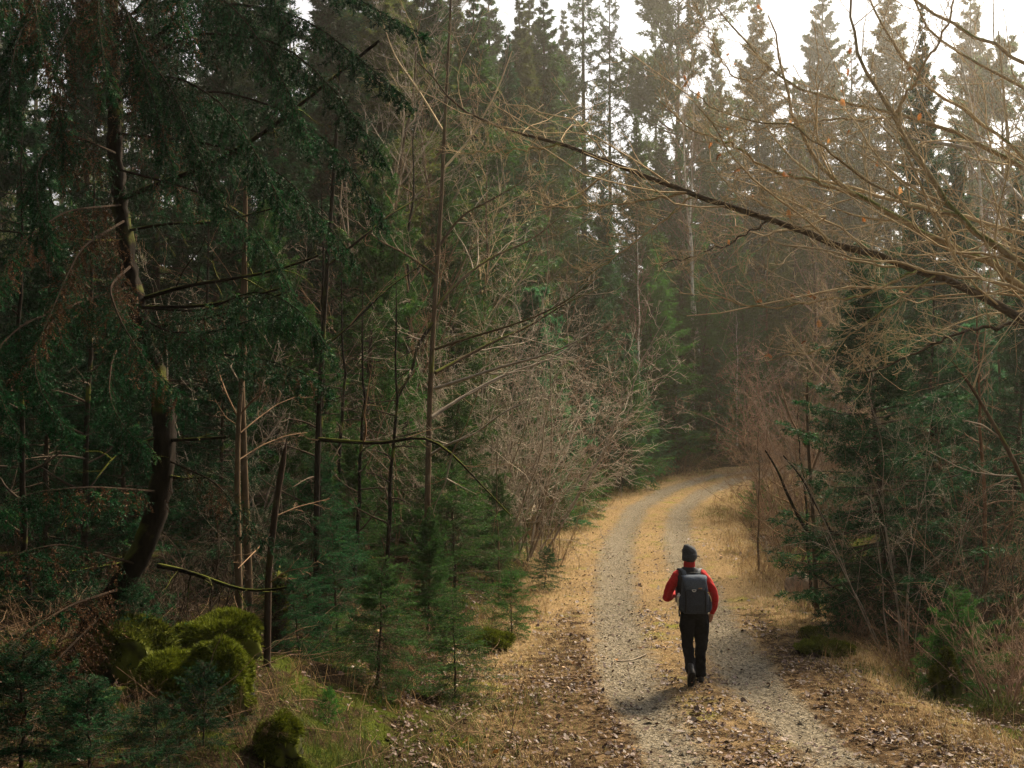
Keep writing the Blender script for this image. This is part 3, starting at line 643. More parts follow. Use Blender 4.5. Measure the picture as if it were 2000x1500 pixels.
# ------------------------------------------------------------------ bare bushes, poles and small broadleaves
TW = lambda m: {'twigs': m, 'stems': m}
BU = [
 ('bush_fine', 1010, 27, 510, 'big bare thicket of fine pale twigs left of the track', 'twig_pale', 1.0),
 ('bush_fine', 1070, 36, 620, 'bare brown thicket leaning to the track behind the big one', 'twig_red', .8),
 ('bush_fine', 935, 25, 580, 'bare thicket left of the big pale one', 'twig_pale', 1.1),
 ('bush_vase', 1076, 26, 760, 'clump of thin grey stems at the verge below the big thicket', 'twig_brown', .8),
 ('bush_vase', 1040, 30, 480, 'pale forked shrub rising above the big pale thicket', 'twig_pale', 1.0),
 ('bush_fine', 915, 24, 600, 'bare thicket behind the slender alder', 'twig_pale', 1.1),
 ('bush_vase', 760, 22, 520, 'tall grey shrub left of the slender alder', 'twig_brown', 1.1),
 ('bush_vase', 690, 27, 430, 'grey shrub behind the dark hanging boughs', 'twig_brown', 1.1),
 ('bush_vase', 430, 20, 430, 'pale stemmed shrub glowing in the shade beyond the boughs', 'twig_pale', 1.0),
 ('bush_fine', 130, 15, 900, 'tangled dead shrub in the shade left of the crooked trunk', 'twig_dark', 1.5),
 ('bush_fine', 400, 14.5, 900, 'tangled dead shrub right of the crooked trunk', 'twig_dark', 1.3),
 ('bush_vase', 560, 16, 820, 'grey leafless shrub between the dark poles', 'twig_pale', 1.0),
 ('bush_low', 1335, 56.5, 860, 'low brown brush below the young pines', 'twig_brown', 1.5),
 ('bush_low', 1275, 52, 885, 'low brown brush left of the one below the young pines', 'twig_brown', 1.5),
 ('bush_fine', 1525, 38, 640, 'reddish bare thicket right of the bend', 'twig_red', 1.0),
 ('bush_fine', 1590, 42, 600, 'reddish bare thicket behind the one right of the bend', 'twig_red', 1.1),
 ('bush_fine', 1545, 29, 760, 'bare brown shrub where the track vanishes', 'twig_brown', 1.1),
 ('bush_fine', 1630, 36, 680, 'bare brown shrub left of the dark spruce', 'twig_red', 1.0),
 ('bush_vase', 1600, 24, 820, 'open bare shrub with dark crossing stems at the right verge', 'twig_brown', 1.1),
 ('bush_vase', 1775, 17, 560, 'pale many stemmed shrub before the dark spruce', 'twig_pale', .9),
 ('bush_vase', 1860, 19.5, 700, 'brown many stemmed shrub right of the pale one', 'twig_brown', .9),
 ('bush_fine', 1910, 17.5, 920, 'dense bare shrub above the bright little spruce', 'twig_dark', 1.2),
 ('bush_vase', 1985, 16, 800, 'bare shrub with arching pale twigs at the right edge', 'twig_brown', 1.0),
 ('bush_low', 1570, 20.5, 1080, 'low grey brush at the right verge near the pale rock', 'twig_red', 1.3),
 ('bush_low', 1500, 24, 1050, 'low brown brush behind the hiker on the right verge', 'twig_brown', 1.2),
 ('bush_low', 1530, 30, 985, 'low brown brush under the small verge tree', 'twig_red', 1.3),
 ('bush_low', 1680, 17.8, 1160, 'low dark brush behind the mossy mounds', 'twig_brown', 1.4),
 ('bush_low', 1800, 15.5, 1150, 'low dark brush left of the bright little spruce', 'twig_brown', 1.4),
 ('bush_low', 1960, 14.2, 1130, 'low dark brush at the right edge', 'twig_red', 1.4),
 ('bush_low', 790, 14.0, 1190, 'low brown brush before the low wide spruce', 'twig_brown', 1.2),
 ('bush_low', 1075, 26, 1040, 'low brown brush at the left verge', 'twig_red', 1.2),
 ('bush_low', 1010, 20.5, 1110, 'low brown brush beneath the verge spruce', 'twig_brown', 1.3),
 ('bush_low', 330, 12.5, 1050, 'low dead brush under the crooked trunk', 'twig_dark', 1.7),
 ('bush_low', 265, 8.6, 1320, 'dead brush in front of the mossy boulders', 'twig_brown', 1.5),
 ('bush_low', 480, 8.9, 1330, 'dead brush right of the sapling before the boulders', 'twig_brown', 1.3),
 ('bush_low', 90, 10.5, 1130, 'low dead brush in the dark left corner', 'twig_brown', 1.7),
]
for k, px, d, top, lab, mt_, w in BU:
    place(k, 'bare_shrub', px, d, top, lab, 'shrub', 'leafless shrubs', mats=TW(mt_), wide=w)

BT = [
 ('bare_slender', 1482, 25, 800, 'slender upright bare sapling at the right verge before the bend', 'bark_alder', 'twig_brown', (0, 0)),
 ('bare_spread', 1590, 20.5, 760, 'crooked bare tree leaning over the right verge', 'bark_dark', 'twig_brown', (0, .10)),
 ('bare_slender', 950, 34, 250, 'bare tree in the middle of the wood left of the dark spruce', 'bark_alder', 'twig_tan', (0, .06)),
 ('bare_slender', 700, 30, -60, 'bare grey tree leaning right at the top', 'bark_alder', 'twig_pale', (0, .12)),
 ('bare_slender', 1080, 44, 330, 'bare tree before the dark spruce above the thicket', 'bark_alder', 'twig_brown', (0, .03)),
 ('bare_slender', 1440, 66, 600, 'small bare forked tree before the green spruces', 'birch', 'twig_pale', (0, 0)),
 ('bare_slender', 1590, 48, 340, 'bare tree behind the reddish thicket', 'bark_alder', 'twig_red', (0, 0)),
 ('bare_slender', 1700, 40, 380, 'bare tree behind the dark spruce at right', 'bark_alder', 'twig_tan', (0, .02)),
 ('bare_slender', 1840, 30, 420, 'bare brown tree left of the forked birch limb', 'bark_alder', 'twig_tan', (0, -.04)),
 ('bare_spread', 1935, 24, 500, 'bare tree with tan twigs at the right edge', 'bark_alder', 'twig_tan', (0, -.05)),
 ('bare_slender', 1425, 74, 330, 'hazy bare tree behind the bend', 'bark_alder', 'twig_red', (0, 0)),
 ('bare_slender', 780, 26, 160, 'bare tree with thin curving stem left of the alder', 'bark_dark', 'twig_brown', (0, .05)),
 ('bare_slender', 880, 32, 100, 'tan bare tree behind the alder crown', 'bark_alder', 'twig_pale', (0, .08)),
]
for k, px, d, top, lab, bm, tm, tl in BT:
    place(k, 'bare_tree', px, d, top, lab, 'tree', 'leafless trees', mats={'trunk': bm, 'branches': tm}, tilt=tl)

PO = [
 (690, 17, 500, 'thin dark pole trunk right of the leaning dark one', (0, .02)),
 (752, 16.5, 480, 'thin dark pole trunk left of the low wide spruce', (0, .03)),
 (655, 19, 420, 'thin dark pole trunk behind the leaning dark one', (0, 0)),
 (622, 15.5, 330, 'dark leaning pole trunk with broken side twigs', (0, .05)),
 (420, 19, 300, 'dark pole trunk in the shade beyond the pale stems', (0, 0)),
 (170, 15, 200, 'dark pole trunk left of the crooked trunk', (0, -.01)),
 (60, 13, 200, 'dark pole trunk near the left edge', (0, .02)),
 (975, 20.5, 840, 'thin bare pole at the left verge among the grey stems', (0, .02)),
 (1505, 70, 380, 'thin brown pine trunk before the olive spruces', (0, 0)),
 (1830, 21, 420, 'dark trunk in the shade behind the brown shrub', (0, -.02)),
 (1925, 19, 480, 'reddish thin pine trunk at right', (0, -.03)),
]
for px, d, top, lab, tl in PO:
    place('pole_dark', 'pole_trunk', px, d, top, lab, 'tree', 'slender bare trunks', tilt=tl,
          mats={'trunk': 'bark_pine', 'branches': 'twig_brown'} if ('pine' in lab) else ({'trunk': 'bark_alder'} if 'grey' in lab else None))

# trees around and behind the viewpoint: they close the wood and shade the foreground
for k, x, y, H, lab in [('tall_a', -6.5, -3, 18, 'tall spruce to the left behind the viewpoint'), ('tall_b', -7.0, 3.0, 19, 'tall spruce left of the viewpoint'), ('tall_a', -7.5, 7.5, 20, 'tall spruce close left outside the picture'),
                        ('tall_a', 8.5, -2, 18, 'tall spruce to the right behind the viewpoint'),
                        ('tall_a', -2.5, -7, 19, 'tall spruce straight behind the viewpoint'), ('tall_b', 6.0, -9, 19, 'tall spruce behind the track at the viewpoint'),
                        ('tall_a', -13, 8, 20, 'tall spruce far left of the viewpoint')]:
    H0, parts = PROTO[k]; o = thing('spruce_tree', lab, 'tree', (x, y, gz(x, y)), x, H / H0, 'tall conifers around the viewpoint')
    for pn, me in parts: tag(link(pn, me, o), kind=None if pn == 'trunk' else 'stuff')
# ------------------------------------------------------------------ the oak whose limbs reach in from the right
def build_oak():
    rng = np.random.default_rng(61)
    root = thing('oak_tree', 'leafless oak reaching long lit limbs over the track from the right', 'tree', (6.1, 10.4, gz(6.1, 10.4)))
    org = np.array(root.location)
    mbt = MB()
    tp = polyline([(6.1, 10.4, gz(6.1, 10.4) - .3), (6.05, 10.4, 1.2), (5.9, 10.45, 2.6), (5.75, 10.5, 3.7), (5.9, 10.6, 5.2), (6.0, 10.8, 7.2)], 16)
    V, F = tubes((tp - org)[None], np.linspace(.26, .10, 16)[None], 12); mbt.add(V, F)
    link('trunk', mbt.mesh('oak_trunk', M['bark_oak_dark']), root)
    J = (2270, 760, 10.4)
    LIMBS = [  # photograph pixels and distance, width in pixels at both ends, bark
     ([J, (2090, 690, 10.4), (2010, 645, 10.5), (1940, 585, 10.6), (1850, 540, 10.8), (1700, 495, 11.0), (1560, 450, 11.3), (1430, 405, 11.6), (1300, 360, 12), (1210, 325, 12.3), (1100, 280, 12.6), (1020, 262, 12.9), (930, 240, 13.2), (890, 205, 13.4), (850, 160, 13.6), (815, 120, 13.8)], 22, 3, 'bark_oak_dark'),
     ([(1985, 632, 10.5), (1890, 646, 10.2), (1800, 682, 9.9), (1735, 716, 9.7), (1650, 735, 9.6)], 9, 2.5, 'bark_oak_dark'),
     ([J, (2100, 640, 10.8), (2010, 560, 11.2), (1940, 518, 11.5), (1874, 490, 11.8), (1825, 469, 12), (1765, 430, 12.3), (1667, 381, 12.6), (1622, 353, 12.9), (1597, 315, 13), (1559, 266, 13.1), (1541, 224, 13.2), (1534, 140, 13.3), (1524, 98, 13.4), (1500, 30, 13.5)], 22, 3, 'bark_oak'),
     ([(1667, 381, 12.6), (1580, 352, 12.4), (1489, 329, 12.2), (1454, 301, 12.1), (1443, 283, 12), (1405, 280, 11.9), (1352, 252, 11.8), (1307, 217, 11.7), (1280, 190, 11.6)], 9, 2.5, 'bark_oak'),
     ([J, (2120, 420, 12.5), (2000, 325, 12.9), (1944, 294, 13), (1860, 252, 13.2), (1755, 227, 13.5), (1685, 206, 13.7), (1610, 190, 13.9), (1545, 175, 14.1), (1496, 130, 14.3), (1440, 60, 14.5), (1400, 15, 14.6)], 17, 3, 'bark_oak'),
     ([J, (2110, 490, 11.7), (2000, 455, 12.2), (1930, 437, 12.4), (1807, 416, 12.8), (1755, 388, 13), (1650, 367, 13.3), (1580, 343, 13.6), (1534, 308, 13.8), (1510, 262, 14), (1485, 230, 14.1)], 15, 3, 'twig_tan'),
     ([J, (2100, 600, 10.6), (2000, 525, 10.9), (1965, 490, 11), (1912, 462, 11.2), (1860, 413, 11.4), (1825, 350, 11.7), (1790, 310, 11.9), (1765, 273, 12), (1751, 220, 12.2), (1702, 168, 12.4), (1678, 115, 12.5), (1660, 60, 12.6), (1664, -5, 12.7), (1655, -90, 12.8)], 20, 4, 'bark_oak'),
     ([(1751, 220, 12.2), (1790, 150, 12), (1835, 80, 11.8), (1860, 17, 11.7), (1875, -60, 11.6)], 8, 4, 'bark_oak'),
     ([J, (2140, 260, 12.6), (2000, 165, 12.8), (1947, 147, 12.9), (1895, 119, 13), (1835, 80, 13.2), (1790, 21, 13.4), (1770, -50, 13.6)], 13, 4, 'bark_oak'),
     ([J, (2140, 230, 11.8), (2000, 122, 12), (1947, 91, 12.1), (1877, 52, 12.3), (1825, 30, 12.4), (1780, -10, 12.6), (1700, -70, 12.8)], 16, 5, 'bark_oak'),
     ([J, (2100, 600, 10.2), (2000, 560, 10.2), (1930, 549, 10.1), (1877, 542, 10.1), (1825, 531, 10), (1755, 514, 10), (1650, 500, 9.9), (1580, 480, 9.8), (1500, 470, 9.8)], 12, 2.5, 'twig_tan'),
     ([(1790, 528, 10.9), (1755, 545, 10.7), (1685, 577, 10.5), (1608, 587, 10.4), (1510, 605, 10.3), (1468, 601, 10.2), (1433, 591, 10.1), (1373, 570, 10)], 7, 2.2, 'bark_oak'),
     ([(1825, 540, 10.8), (1780, 575, 10.5), (1727, 601, 10.2), (1685, 640, 10), (1629, 675, 9.8), (1587, 690, 9.7), (1541, 694, 9.6), (1496, 706, 9.5)], 6, 2, 'bark_oak'),
     ([(1340, 376, 11.9), (1304, 384, 12), (1210, 399, 12.3), (1140, 402, 12.5), (1087, 408, 12.7), (1030, 400, 12.8)], 6, 2, 'bark_oak'),
     ([(1094, 283, 12.6), (1017, 294, 12.4), (958, 294, 12.3), (900, 300, 12.2)], 5, 2, 'bark_oak'),
     ([(1350, 386, 11.8), (1280, 445, 11.5), (1210, 494, 11.3), (1168, 522, 11.2), (1130, 560, 11.1)], 5, 2, 'bark_oak'),
     ([(1500, 430, 11.4), (1440, 470, 11.1), (1340, 505, 10.9), (1290, 520, 10.8)], 5, 2, 'bark_oak_dark'),
     ([J, (2120, 420, 12), (1986, 297, 12.4), (1947, 252, 12.6), (1916, 235, 12.7), (1860, 196, 12.9), (1807, 168, 13.1), (1779, 130, 13.2), (1737, 80, 13.4), (1720, 52, 13.5), (1695, -10, 13.7)], 13, 4, 'bark_oak'),
     ([(1870, 420, 11.4), (1770, 400, 11.1), (1660, 330, 10.9), (1590, 270, 10.8), (1530, 240, 10.7), (1440, 235, 10.6), (1370, 200, 10.5), (1335, 150, 10.5)], 8, 2, 'bark_oak'),
     ([(1560, 450, 11.3), (1620, 425, 11.0), (1540, 420, 10.8), (1480, 395, 10.7), (1420, 370, 10.6)], 5, 2, 'twig_tan'),
     ([(1755, 227, 13.5), (1690, 235, 13.2), (1600, 232, 13), (1500, 250, 12.8), (1440, 262, 12.7), (1390, 240, 12.6)], 6, 2, 'bark_oak'),
     ([(1500, 130, 14.3), (1470, 165, 14.2), (1420, 140, 14.1), (1380, 60, 14), (1360, 10, 13.9)], 5, 2, 'bark_oak'),
    ]
    tw = MB(); allP, allR = [], []
    for pts, w0, w1, bm in LIMBS:
        p = polyline([(*at(*q),) for q in pts], 26); dd = p[:, 1]
        jit = rng.normal(0, 1, p.shape); jit[:, 1] *= 2; p[1:-1] += jit[1:-1] * .012
        wpx = np.interp(np.linspace(0, 1, 26), [0, .25, 1], [w0, w0 * .72, w1]); r = wpx / 2 * .95 * dd / F_PX
        mb = MB(); V, F = tubes((p - org)[None], r[None], 8); mb.add(V, F); link('limb', mb.mesh('oak_limb', M[bm]), root)
        allP.append(p - org); allR.append(r)
    P = np.array(allP); R = np.array(allR)
    P1, R1 = spawn(P, R, rng, 19, t0=.16, ang=(28, 62), L=(.22, .48), N=9, wig=.16, up=.05, rf=.42, decay=.62, rmin=.0036, bias=(-.5, 0, .5))
    R1 = np.minimum(R1, .011); V, F = tubes(P1, R1, 4); tw.add(V, F)
    P2, R2 = spawn(P1, R1, rng, 7, t0=.12, ang=(30, 65), L=(.25, .55), N=7, wig=.20, up=.05, rf=.6, decay=.5, rmin=.0030)
    V, F = tubes(P2, R2, 3); tw.add(V, F)
    P3, R3 = spawn(P2, R2, rng, 4, t0=.25, ang=(30, 65), L=(.25, .5), N=4, wig=.22, up=.06, rf=.65, decay=.4, rmin=.0022, keep=.75)
    V, F = tubes(P3, R3, 3); tw.add(V, F)
    tag(link('twigs', tw.mesh('oak_twigs', M['twig_tan']), root), kind='stuff')
    # withered lobed leaves that still hang on
    outl = [(0, 0)]; half = [(.012, .02), (.030, .028), (.016, .042), (.040, .056), (.022, .068), (.036, .085), (.016, .095), (.010, .112)]
    pts = [(0, 0)] + half + [(0, .12)] + [(-a, b) for a, b in reversed(half)]
    leaf_meshes = []
    for v in range(4):
        c = np.array([(x, y, .02 * math.sin(y * 40 + v) + (.6 + .3 * v) * abs(x) - .0) for x, y in pts] + [(0, .06, -.008)])
        c[:, 2] += rng.normal(0, .004, len(c)); k = len(pts)
        Fq = [(i, (i + 1) % k, k) for i in range(k)]
        mb = MB(); mb.add(c, Fq, tint=rng.random()); leaf_meshes.append(mb.mesh('oak_leaf', M['oak_leaf'], False))
    spots = [(1428, 103), (1430, 124), (1338, 145), (1345, 155), (1495, 10), (1655, 115), (1660, 130), (1368, 165), (1780, 125), (1648, 178), (1657, 96), (1640, 190),
             (1532, 330), (1550, 332), (1470, 380), (1590, 385), (1415, 272), (1380, 273), (1408, 294), (1623, 268), (1652, 255), (1805, 222), (1420, 245), (1548, 230),
             (1545, 570), (1577, 573), (1592, 575), (1588, 622), (1500, 700), (1757, 570), (1575, 662), (1424, 470), (1480, 590), (1648, 510), (1445, 325), (1762, 365), (1690, 420), (1705, 320), (1870, 240), (1535, 405)]
    tips = P3[:, -1] + org; tpx = np.stack([1000 + tips[:, 0] * F_PX / tips[:, 1], HOR - (tips[:, 2] - CAM_Z) * F_PX / tips[:, 1]], 1)
    for k, (a, b) in enumerate(spots):
        i = int(np.argmin(((tpx - (a, b)) ** 2).sum(1)))
        o = link('leaf', leaf_meshes[k % 4], root, tuple(tips[i] - org)); s = rng.uniform(.4, .85); o.scale = (s, s, s)
        o.rotation_euler = (math.radians(rng.uniform(-160, -95)), rng.uniform(-.6, .6), rng.uniform(0, 6.28))
build_oak()

# ------------------------------------------------------------------ a broadleaf traced limb by limb
def traced_tree(name, label, base, trunk, limbs, d, seed, barkm, twigm, w0, w1, K=(8, 6, 3), group=None, bias=None, up=.05):
    rng = np.random.default_rng(seed)
    b = at_ground(*base); root = thing(name, label, 'tree', b, group=group); org = np.array(b)
    tp = polyline([(b[0], b[1], b[2] - .2)] + [tuple(at(x, y, d + (q[0] if q else 0))) for x, y, *q in trunk], 22)
    r = np.linspace(w0, w1, 22) / 2 * d / F_PX; r[0] *= 2.0; r[1] *= 1.35; r[-2] *= .6; r[-1] *= .15
    mb = MB(); V, F = tubes((tp - org)[None], r[None], 9); mb.add(V, F); link('trunk', mb.mesh(name + '_trunk', M[barkm]), root)
    Ps, Rs = [], []
    for pts, a, c, bm in limbs:
        p = polyline([tuple(at(x, y, d + (q[0] if q else 0))) for x, y, *q in pts], 16); rr = np.linspace(a, c, 16) / 2 * p[:, 1] / F_PX
        mb = MB(); V, F = tubes((p - org)[None], rr[None], 6); mb.add(V, F); link('limb', mb.mesh(name + '_limb', M[bm]), root)
        Ps.append(p - org); Rs.append(rr)
    if not K: return root
    tw = MB(); P, R = np.array(Ps), np.array(Rs)
    for j, (k, n) in enumerate(zip(K, (8, 6, 4))):
        P, R = spawn(P, R, rng, k, t0=.2, ang=(25, 60), L=(.22, .5), N=n, wig=.15, up=up, rf=.5, decay=.55, rmin=.0028, bias=bias if j == 0 else None)
        V, F = tubes(P, R, 4 if j == 0 else 3); tw.add(V, F)
    tag(link('twigs', tw.mesh(name + '_twigs', M[twigm]), root), kind='stuff')
    return root

traced_tree('alder_tree', 'slender brown alder with long pale limbs arching right over the thicket', (830, 18.5),
    [(835, 1000), (838, 800), (848, 600), (862, 400), (868, 250), (878, 60), (885, -90)],
    [([(842, 815), (874, 794, .3), (930, 759, .6), (1000, 725, 1), (1085, 700, 1.4), (1150, 650, 1.8)], 8, 2, 'twig_pale'),
     ([(849, 759), (916, 738, -.3), (975, 717, -.5), (1045, 700, -.8), (1120, 672, -1), (1192, 630, -1.2)], 8, 2, 'twig_pale'),
     ([(850, 728), (902, 700, .5), (982, 657, .9), (1014, 650, 1.2), (1105, 591, 1.6), (1180, 560, 2)], 8, 2, 'bark_alder'),
     ([(850, 682), (923, 657, -.4), (1000, 636, -.8), (1090, 600, -1.2), (1170, 540, -1.6)], 6, 2, 'bark_alder'),
     ([(842, 888), (874, 867, -.5), (926, 850, -.9), (982, 805, -1.3), (1030, 785, -1.6)], 6, 2, 'twig_pale'),
     ([(852, 600), (900, 545, .3), (960, 500, .8), (1040, 470, 1.2), (1120, 400, 1.6)], 7, 2, 'bark_alder'),
     ([(858, 480), (900, 420, .2), (980, 380, .4), (1060, 330, .8)], 6, 2, 'bark_alder'),
     ([(855, 540), (800, 500, -.4), (740, 470, -.8), (680, 420, -1)], 5, 2, 'bark_alder'),
     ([(866, 330), (920, 270, .4), (970, 180, .6), (1000, 100, 1)], 5, 2, 'twig_tan'),
     ([(868, 260), (820, 180, .4), (770, 110, .8), (740, 20, 1)], 5, 2, 'twig_tan'),
     ([(846, 630), (815, 675, -.3), (805, 724, -.5), (770, 790, -.8)], 8, 4, 'bark_dark')],
    18.5, 71, 'bark_alder', 'twig_pale', 14, 4, bias=(.3, 0, .6))
traced_tree('aspen_tree', 'thin forked tree with upright branches left of the dark poles', (468, 12.6),
    [(466, 1100), (463, 950), (465, 815), (478, 700), (482, 600), (480, 480)],
    [([(465, 815), (445, 775), (430, 735, .2), (415, 690, .4)], 4, 1.5, 'twig_brown'), ([(465, 815), (490, 785), (515, 765, -.2), (545, 735, -.3)], 4, 1.5, 'twig_brown'),
     ([(463, 830), (440, 815), (420, 780, -.3)], 3, 1.5, 'twig_brown'), ([(470, 845), (500, 820, .2), (540, 790, .5), (590, 770, .8)], 3, 1.5, 'twig_brown'),
     ([(464, 900), (510, 870, .3), (560, 850, .6), (600, 845, .9)], 3, 1.5, 'twig_brown')],
    12.6, 72, 'bark_alder', 'twig_brown', 17, 4, K=(6, 4))
traced_tree('birch_tree', 'thin grey birch standing behind the bright moss', (487, 13.4), [(487, 1150), (480, 1000), (475, 850), (470, 700), (478, 500), (480, 300)], [([(478, 900), (520, 860), (560, 800)], 4, 2, 'twig_pale'), ([(475, 760), (440, 700), (420, 620)], 4, 2, 'twig_pale')], 13.4, 73, 'bark_alder', 'twig_pale', 17, 8, K=(6, 4))
traced_tree('dead_trunk', 'dark straight trunk with a broken top right of the mossy boulders', (521, 10.9), [(522, 1250), (524, 1120), (538, 990), (556, 880), (560, 860)],
    [([(530, 1040), (505, 1070, -.2), (480, 1095, -.5), (465, 1110, -.8)], 3.5, 1.5, 'twig_brown'), ([(535, 1010), (580, 990, .2), (640, 975, .5)], 3, 1.5, 'twig_brown'), ([(528, 1060), (490, 1040, .3), (450, 1000, .5)], 4, 1.5, 'twig_brown'), ([(524, 1140), (560, 1115, -.2), (620, 1105, -.5)], 3, 1.5, 'twig_brown')], 10.9, 74, 'bark_spruce', 'twig_brown', 15, 12, K=(5, 4))
traced_tree('bare_tree', 'dark thin trunk whose bare branch arches to the right', (618, 14.2), [(618, 1000), (620, 860), (628, 700), (640, 500), (655, 300), (665, 100)],
    [([(620, 858), (650, 860, -.2), (700, 864, -.4), (769, 869, -.6), (790, 853, -.7), (825, 848, -.8), (853, 860, -.9), (884, 885, -1), (923, 930, -1.1), (965, 972, -1.2), (1000, 1010, -1.3)], 10, 2, 'bark_dark'),
     ([(884, 885, -1), (874, 925, -1), (870, 945, -1), (850, 985, -1), (846, 1005, -1)], 4, 2, 'twig_pale'), ([(872, 935, -1), (900, 950, -1.2), (930, 965, -1.2)], 3, 1.5, 'twig_pale'),
     ([(630, 680), (680, 640), (760, 560, .5), (850, 500, 1)], 5, 2, 'bark_dark'), ([(640, 520), (700, 470), (760, 420, .5), (830, 380, 1)], 6, 2, 'bark_dark')], 14.2, 75, 'bark_dark', 'twig_brown', 14, 6, K=(4, 4))
traced_tree('bare_tree', 'dark crooked stem leaning right across the shrubs at right', (2035, 14), [(2010, 960), (1960, 860), (1900, 760), (1870, 710), (1845, 690)],
    [([(1960, 860), (1920, 830), (1880, 820, -.3)], 4, 2, 'twig_pale'), ([(1985, 930), (1940, 928, -.2), (1880, 918, -.3), (1850, 900, -.4), (1810, 880, -.5)], 4, 1.5, 'twig_pale'), ([(1900, 760), (1920, 700), (1925, 640)], 4, 2, 'twig_tan')], 14, 76, 'bark_alder', 'twig_pale', 16, 5, K=(5, 4))
traced_tree('birch_tree', 'pale forked birch limb slanting up from the right edge', (2230, 20), [(2160, 560), (2060, 450), (2000, 402), (1965, 357), (1930, 315), (1898, 292)],
    [([(1898, 292), (1860, 283), (1800, 275, .4), (1740, 255, .8)], 9, 2.5, 'twig_pale'), ([(1930, 315), (1905, 250), (1890, 180), (1870, 90)], 8, 3, 'birch'), ([(1965, 357), (1970, 280), (1960, 180), (1950, 60)], 8, 3, 'twig_tan')], 20, 77, 'birch', 'twig_tan', 15, 9, K=(7, 5, 3))
traced_tree('bare_tree', 'dark stemmed tree with crooked stems beside the pale rock', (1598, 19.4), [(1592, 1120), (1588, 1000), (1580, 900), (1576, 800), (1578, 720)],
    [([(1590, 1060), (1560, 1010), (1535, 960, -.3), (1520, 920, -.5), (1495, 880, -.7)], 9, 3, 'bark_dark'), ([(1590, 1090), (1630, 1050), (1590, 980, -.6), (1565, 930, -.8), (1530, 890, -1)], 7, 3, 'bark_dark'), ([(1590, 1120), (1640, 1155, -.5), (1700, 1170, -.8), (1760, 1180, -1)], 6, 3, 'bark_dark'), ([(1583, 930), (1610, 850, .3), (1630, 780, .5)], 5, 2, 'twig_brown'), ([(1580, 880), (1545, 820, .3), (1520, 740, .5)], 5, 2, 'twig_brown')], 19.4, 78, 'bark_alder', 'twig_brown', 10, 4, K=(8, 6, 3))

# ------------------------------------------------------------------ the near drooping spruce with the crooked trunk
def boughs(root, org, rows, rng, nk=15, nl=.022, nw=.0088, drop=1.0):
    """rows: start, middle, end (pixel, pixel, distance), green share, hang; one bough mesh with its needles each"""
    for k, (pts, hang, green, dens) in enumerate(rows):
        p = polyline([tuple(at(*q)) for q in pts], 16) - org
        Ltot = np.linalg.norm(np.diff(p, axis=0), axis=1).sum()
        r = np.linspace(.005 + .0022 * Ltot, .0025, 16)
        mb = MB(); V, F = tubes(p[None], r[None], 5); mb.add(V, F, mat=0)
        n2 = int(Ltot * 30 * dens); tb = rng.uniform(.26, .50)
        t = np.minimum(.10 + .90 * (np.arange(n2) + rng.random(n2)) / n2, .998); f = t * 15; i = f.astype(int); fr = (f - i)[:, None]
        p0 = p[i] * (1 - fr) + p[i + 1] * fr; tn = nrm(p[i + 1] - p[i])
        side = nrm(np.cross(tn, np.array([0, 0, 1.]))) * np.where(np.arange(n2) % 2 == 0, 1, -1)[:, None]
        d = tn * .7 + side * rng.uniform(.35, .8, (n2, 1)) + rng.normal(0, .12, (n2, 3)); d[:, 2] -= hang * rng.uniform(.2, 1.5, n2)
        l2 = (.13 + .22 * np.minimum(Ltot / 2.5, 1)) * (1 - .60 * t) * rng.uniform(.5, 1.25, n2) * (1 + .5 * hang)
        P2 = grow(p0, d, l2, 6, .07, -.10 * hang, rng); R2 = np.full((n2, 6), .0022)
        V, F = tubes(P2, R2, 3); mb.add(V, F, mat=0)
        k3 = 6
        P3, R3 = spawn(P2, R2, rng, k3, t0=.12, ang=(30, 58), L=(.25, .5), N=4, wig=.08, up=-.07 * hang, decay=.5, rmin=.0014)
        t2 = np.clip(rng.normal(tb, .13, n2) + .25 * (t - .5), 0, 1); dead2 = rng.random(n2) > green + .5 * (t - .4)
        t3 = np.repeat(t2, k3) + rng.normal(.08, .1, n2 * k3); dead3 = np.repeat(dead2, k3)
        if dead3.any(): V, F = tubes(P3[dead3], R3[dead3], 3); mb.add(V, F, mat=0)
        for P_, T_, D_, kk in ((P2, t2, dead2, int(nk * 1.7)), (P3, t3, dead3, nk)):
            if (~D_).any(): mb.add(*needles(P_[~D_], rng, kk, nl, nw, tint=np.clip(T_[~D_], 0, 1)), mat=1)
            if D_.any(): mb.add(*needles(P_[D_], rng, max(2, kk // 2), nl, nw, tint=np.clip(T_[D_], 0, 1)), mat=2)
        V, F, T = needles(p[None, 9:], rng, int(60 * Ltot), nl, nw, tint=[.6]); mb.add(V, F, T, mat=1)
        link('bough', mb.mesh('bough', [M['bough_wood'], M['spruce_shaded_left'], M['dead']], False), root)

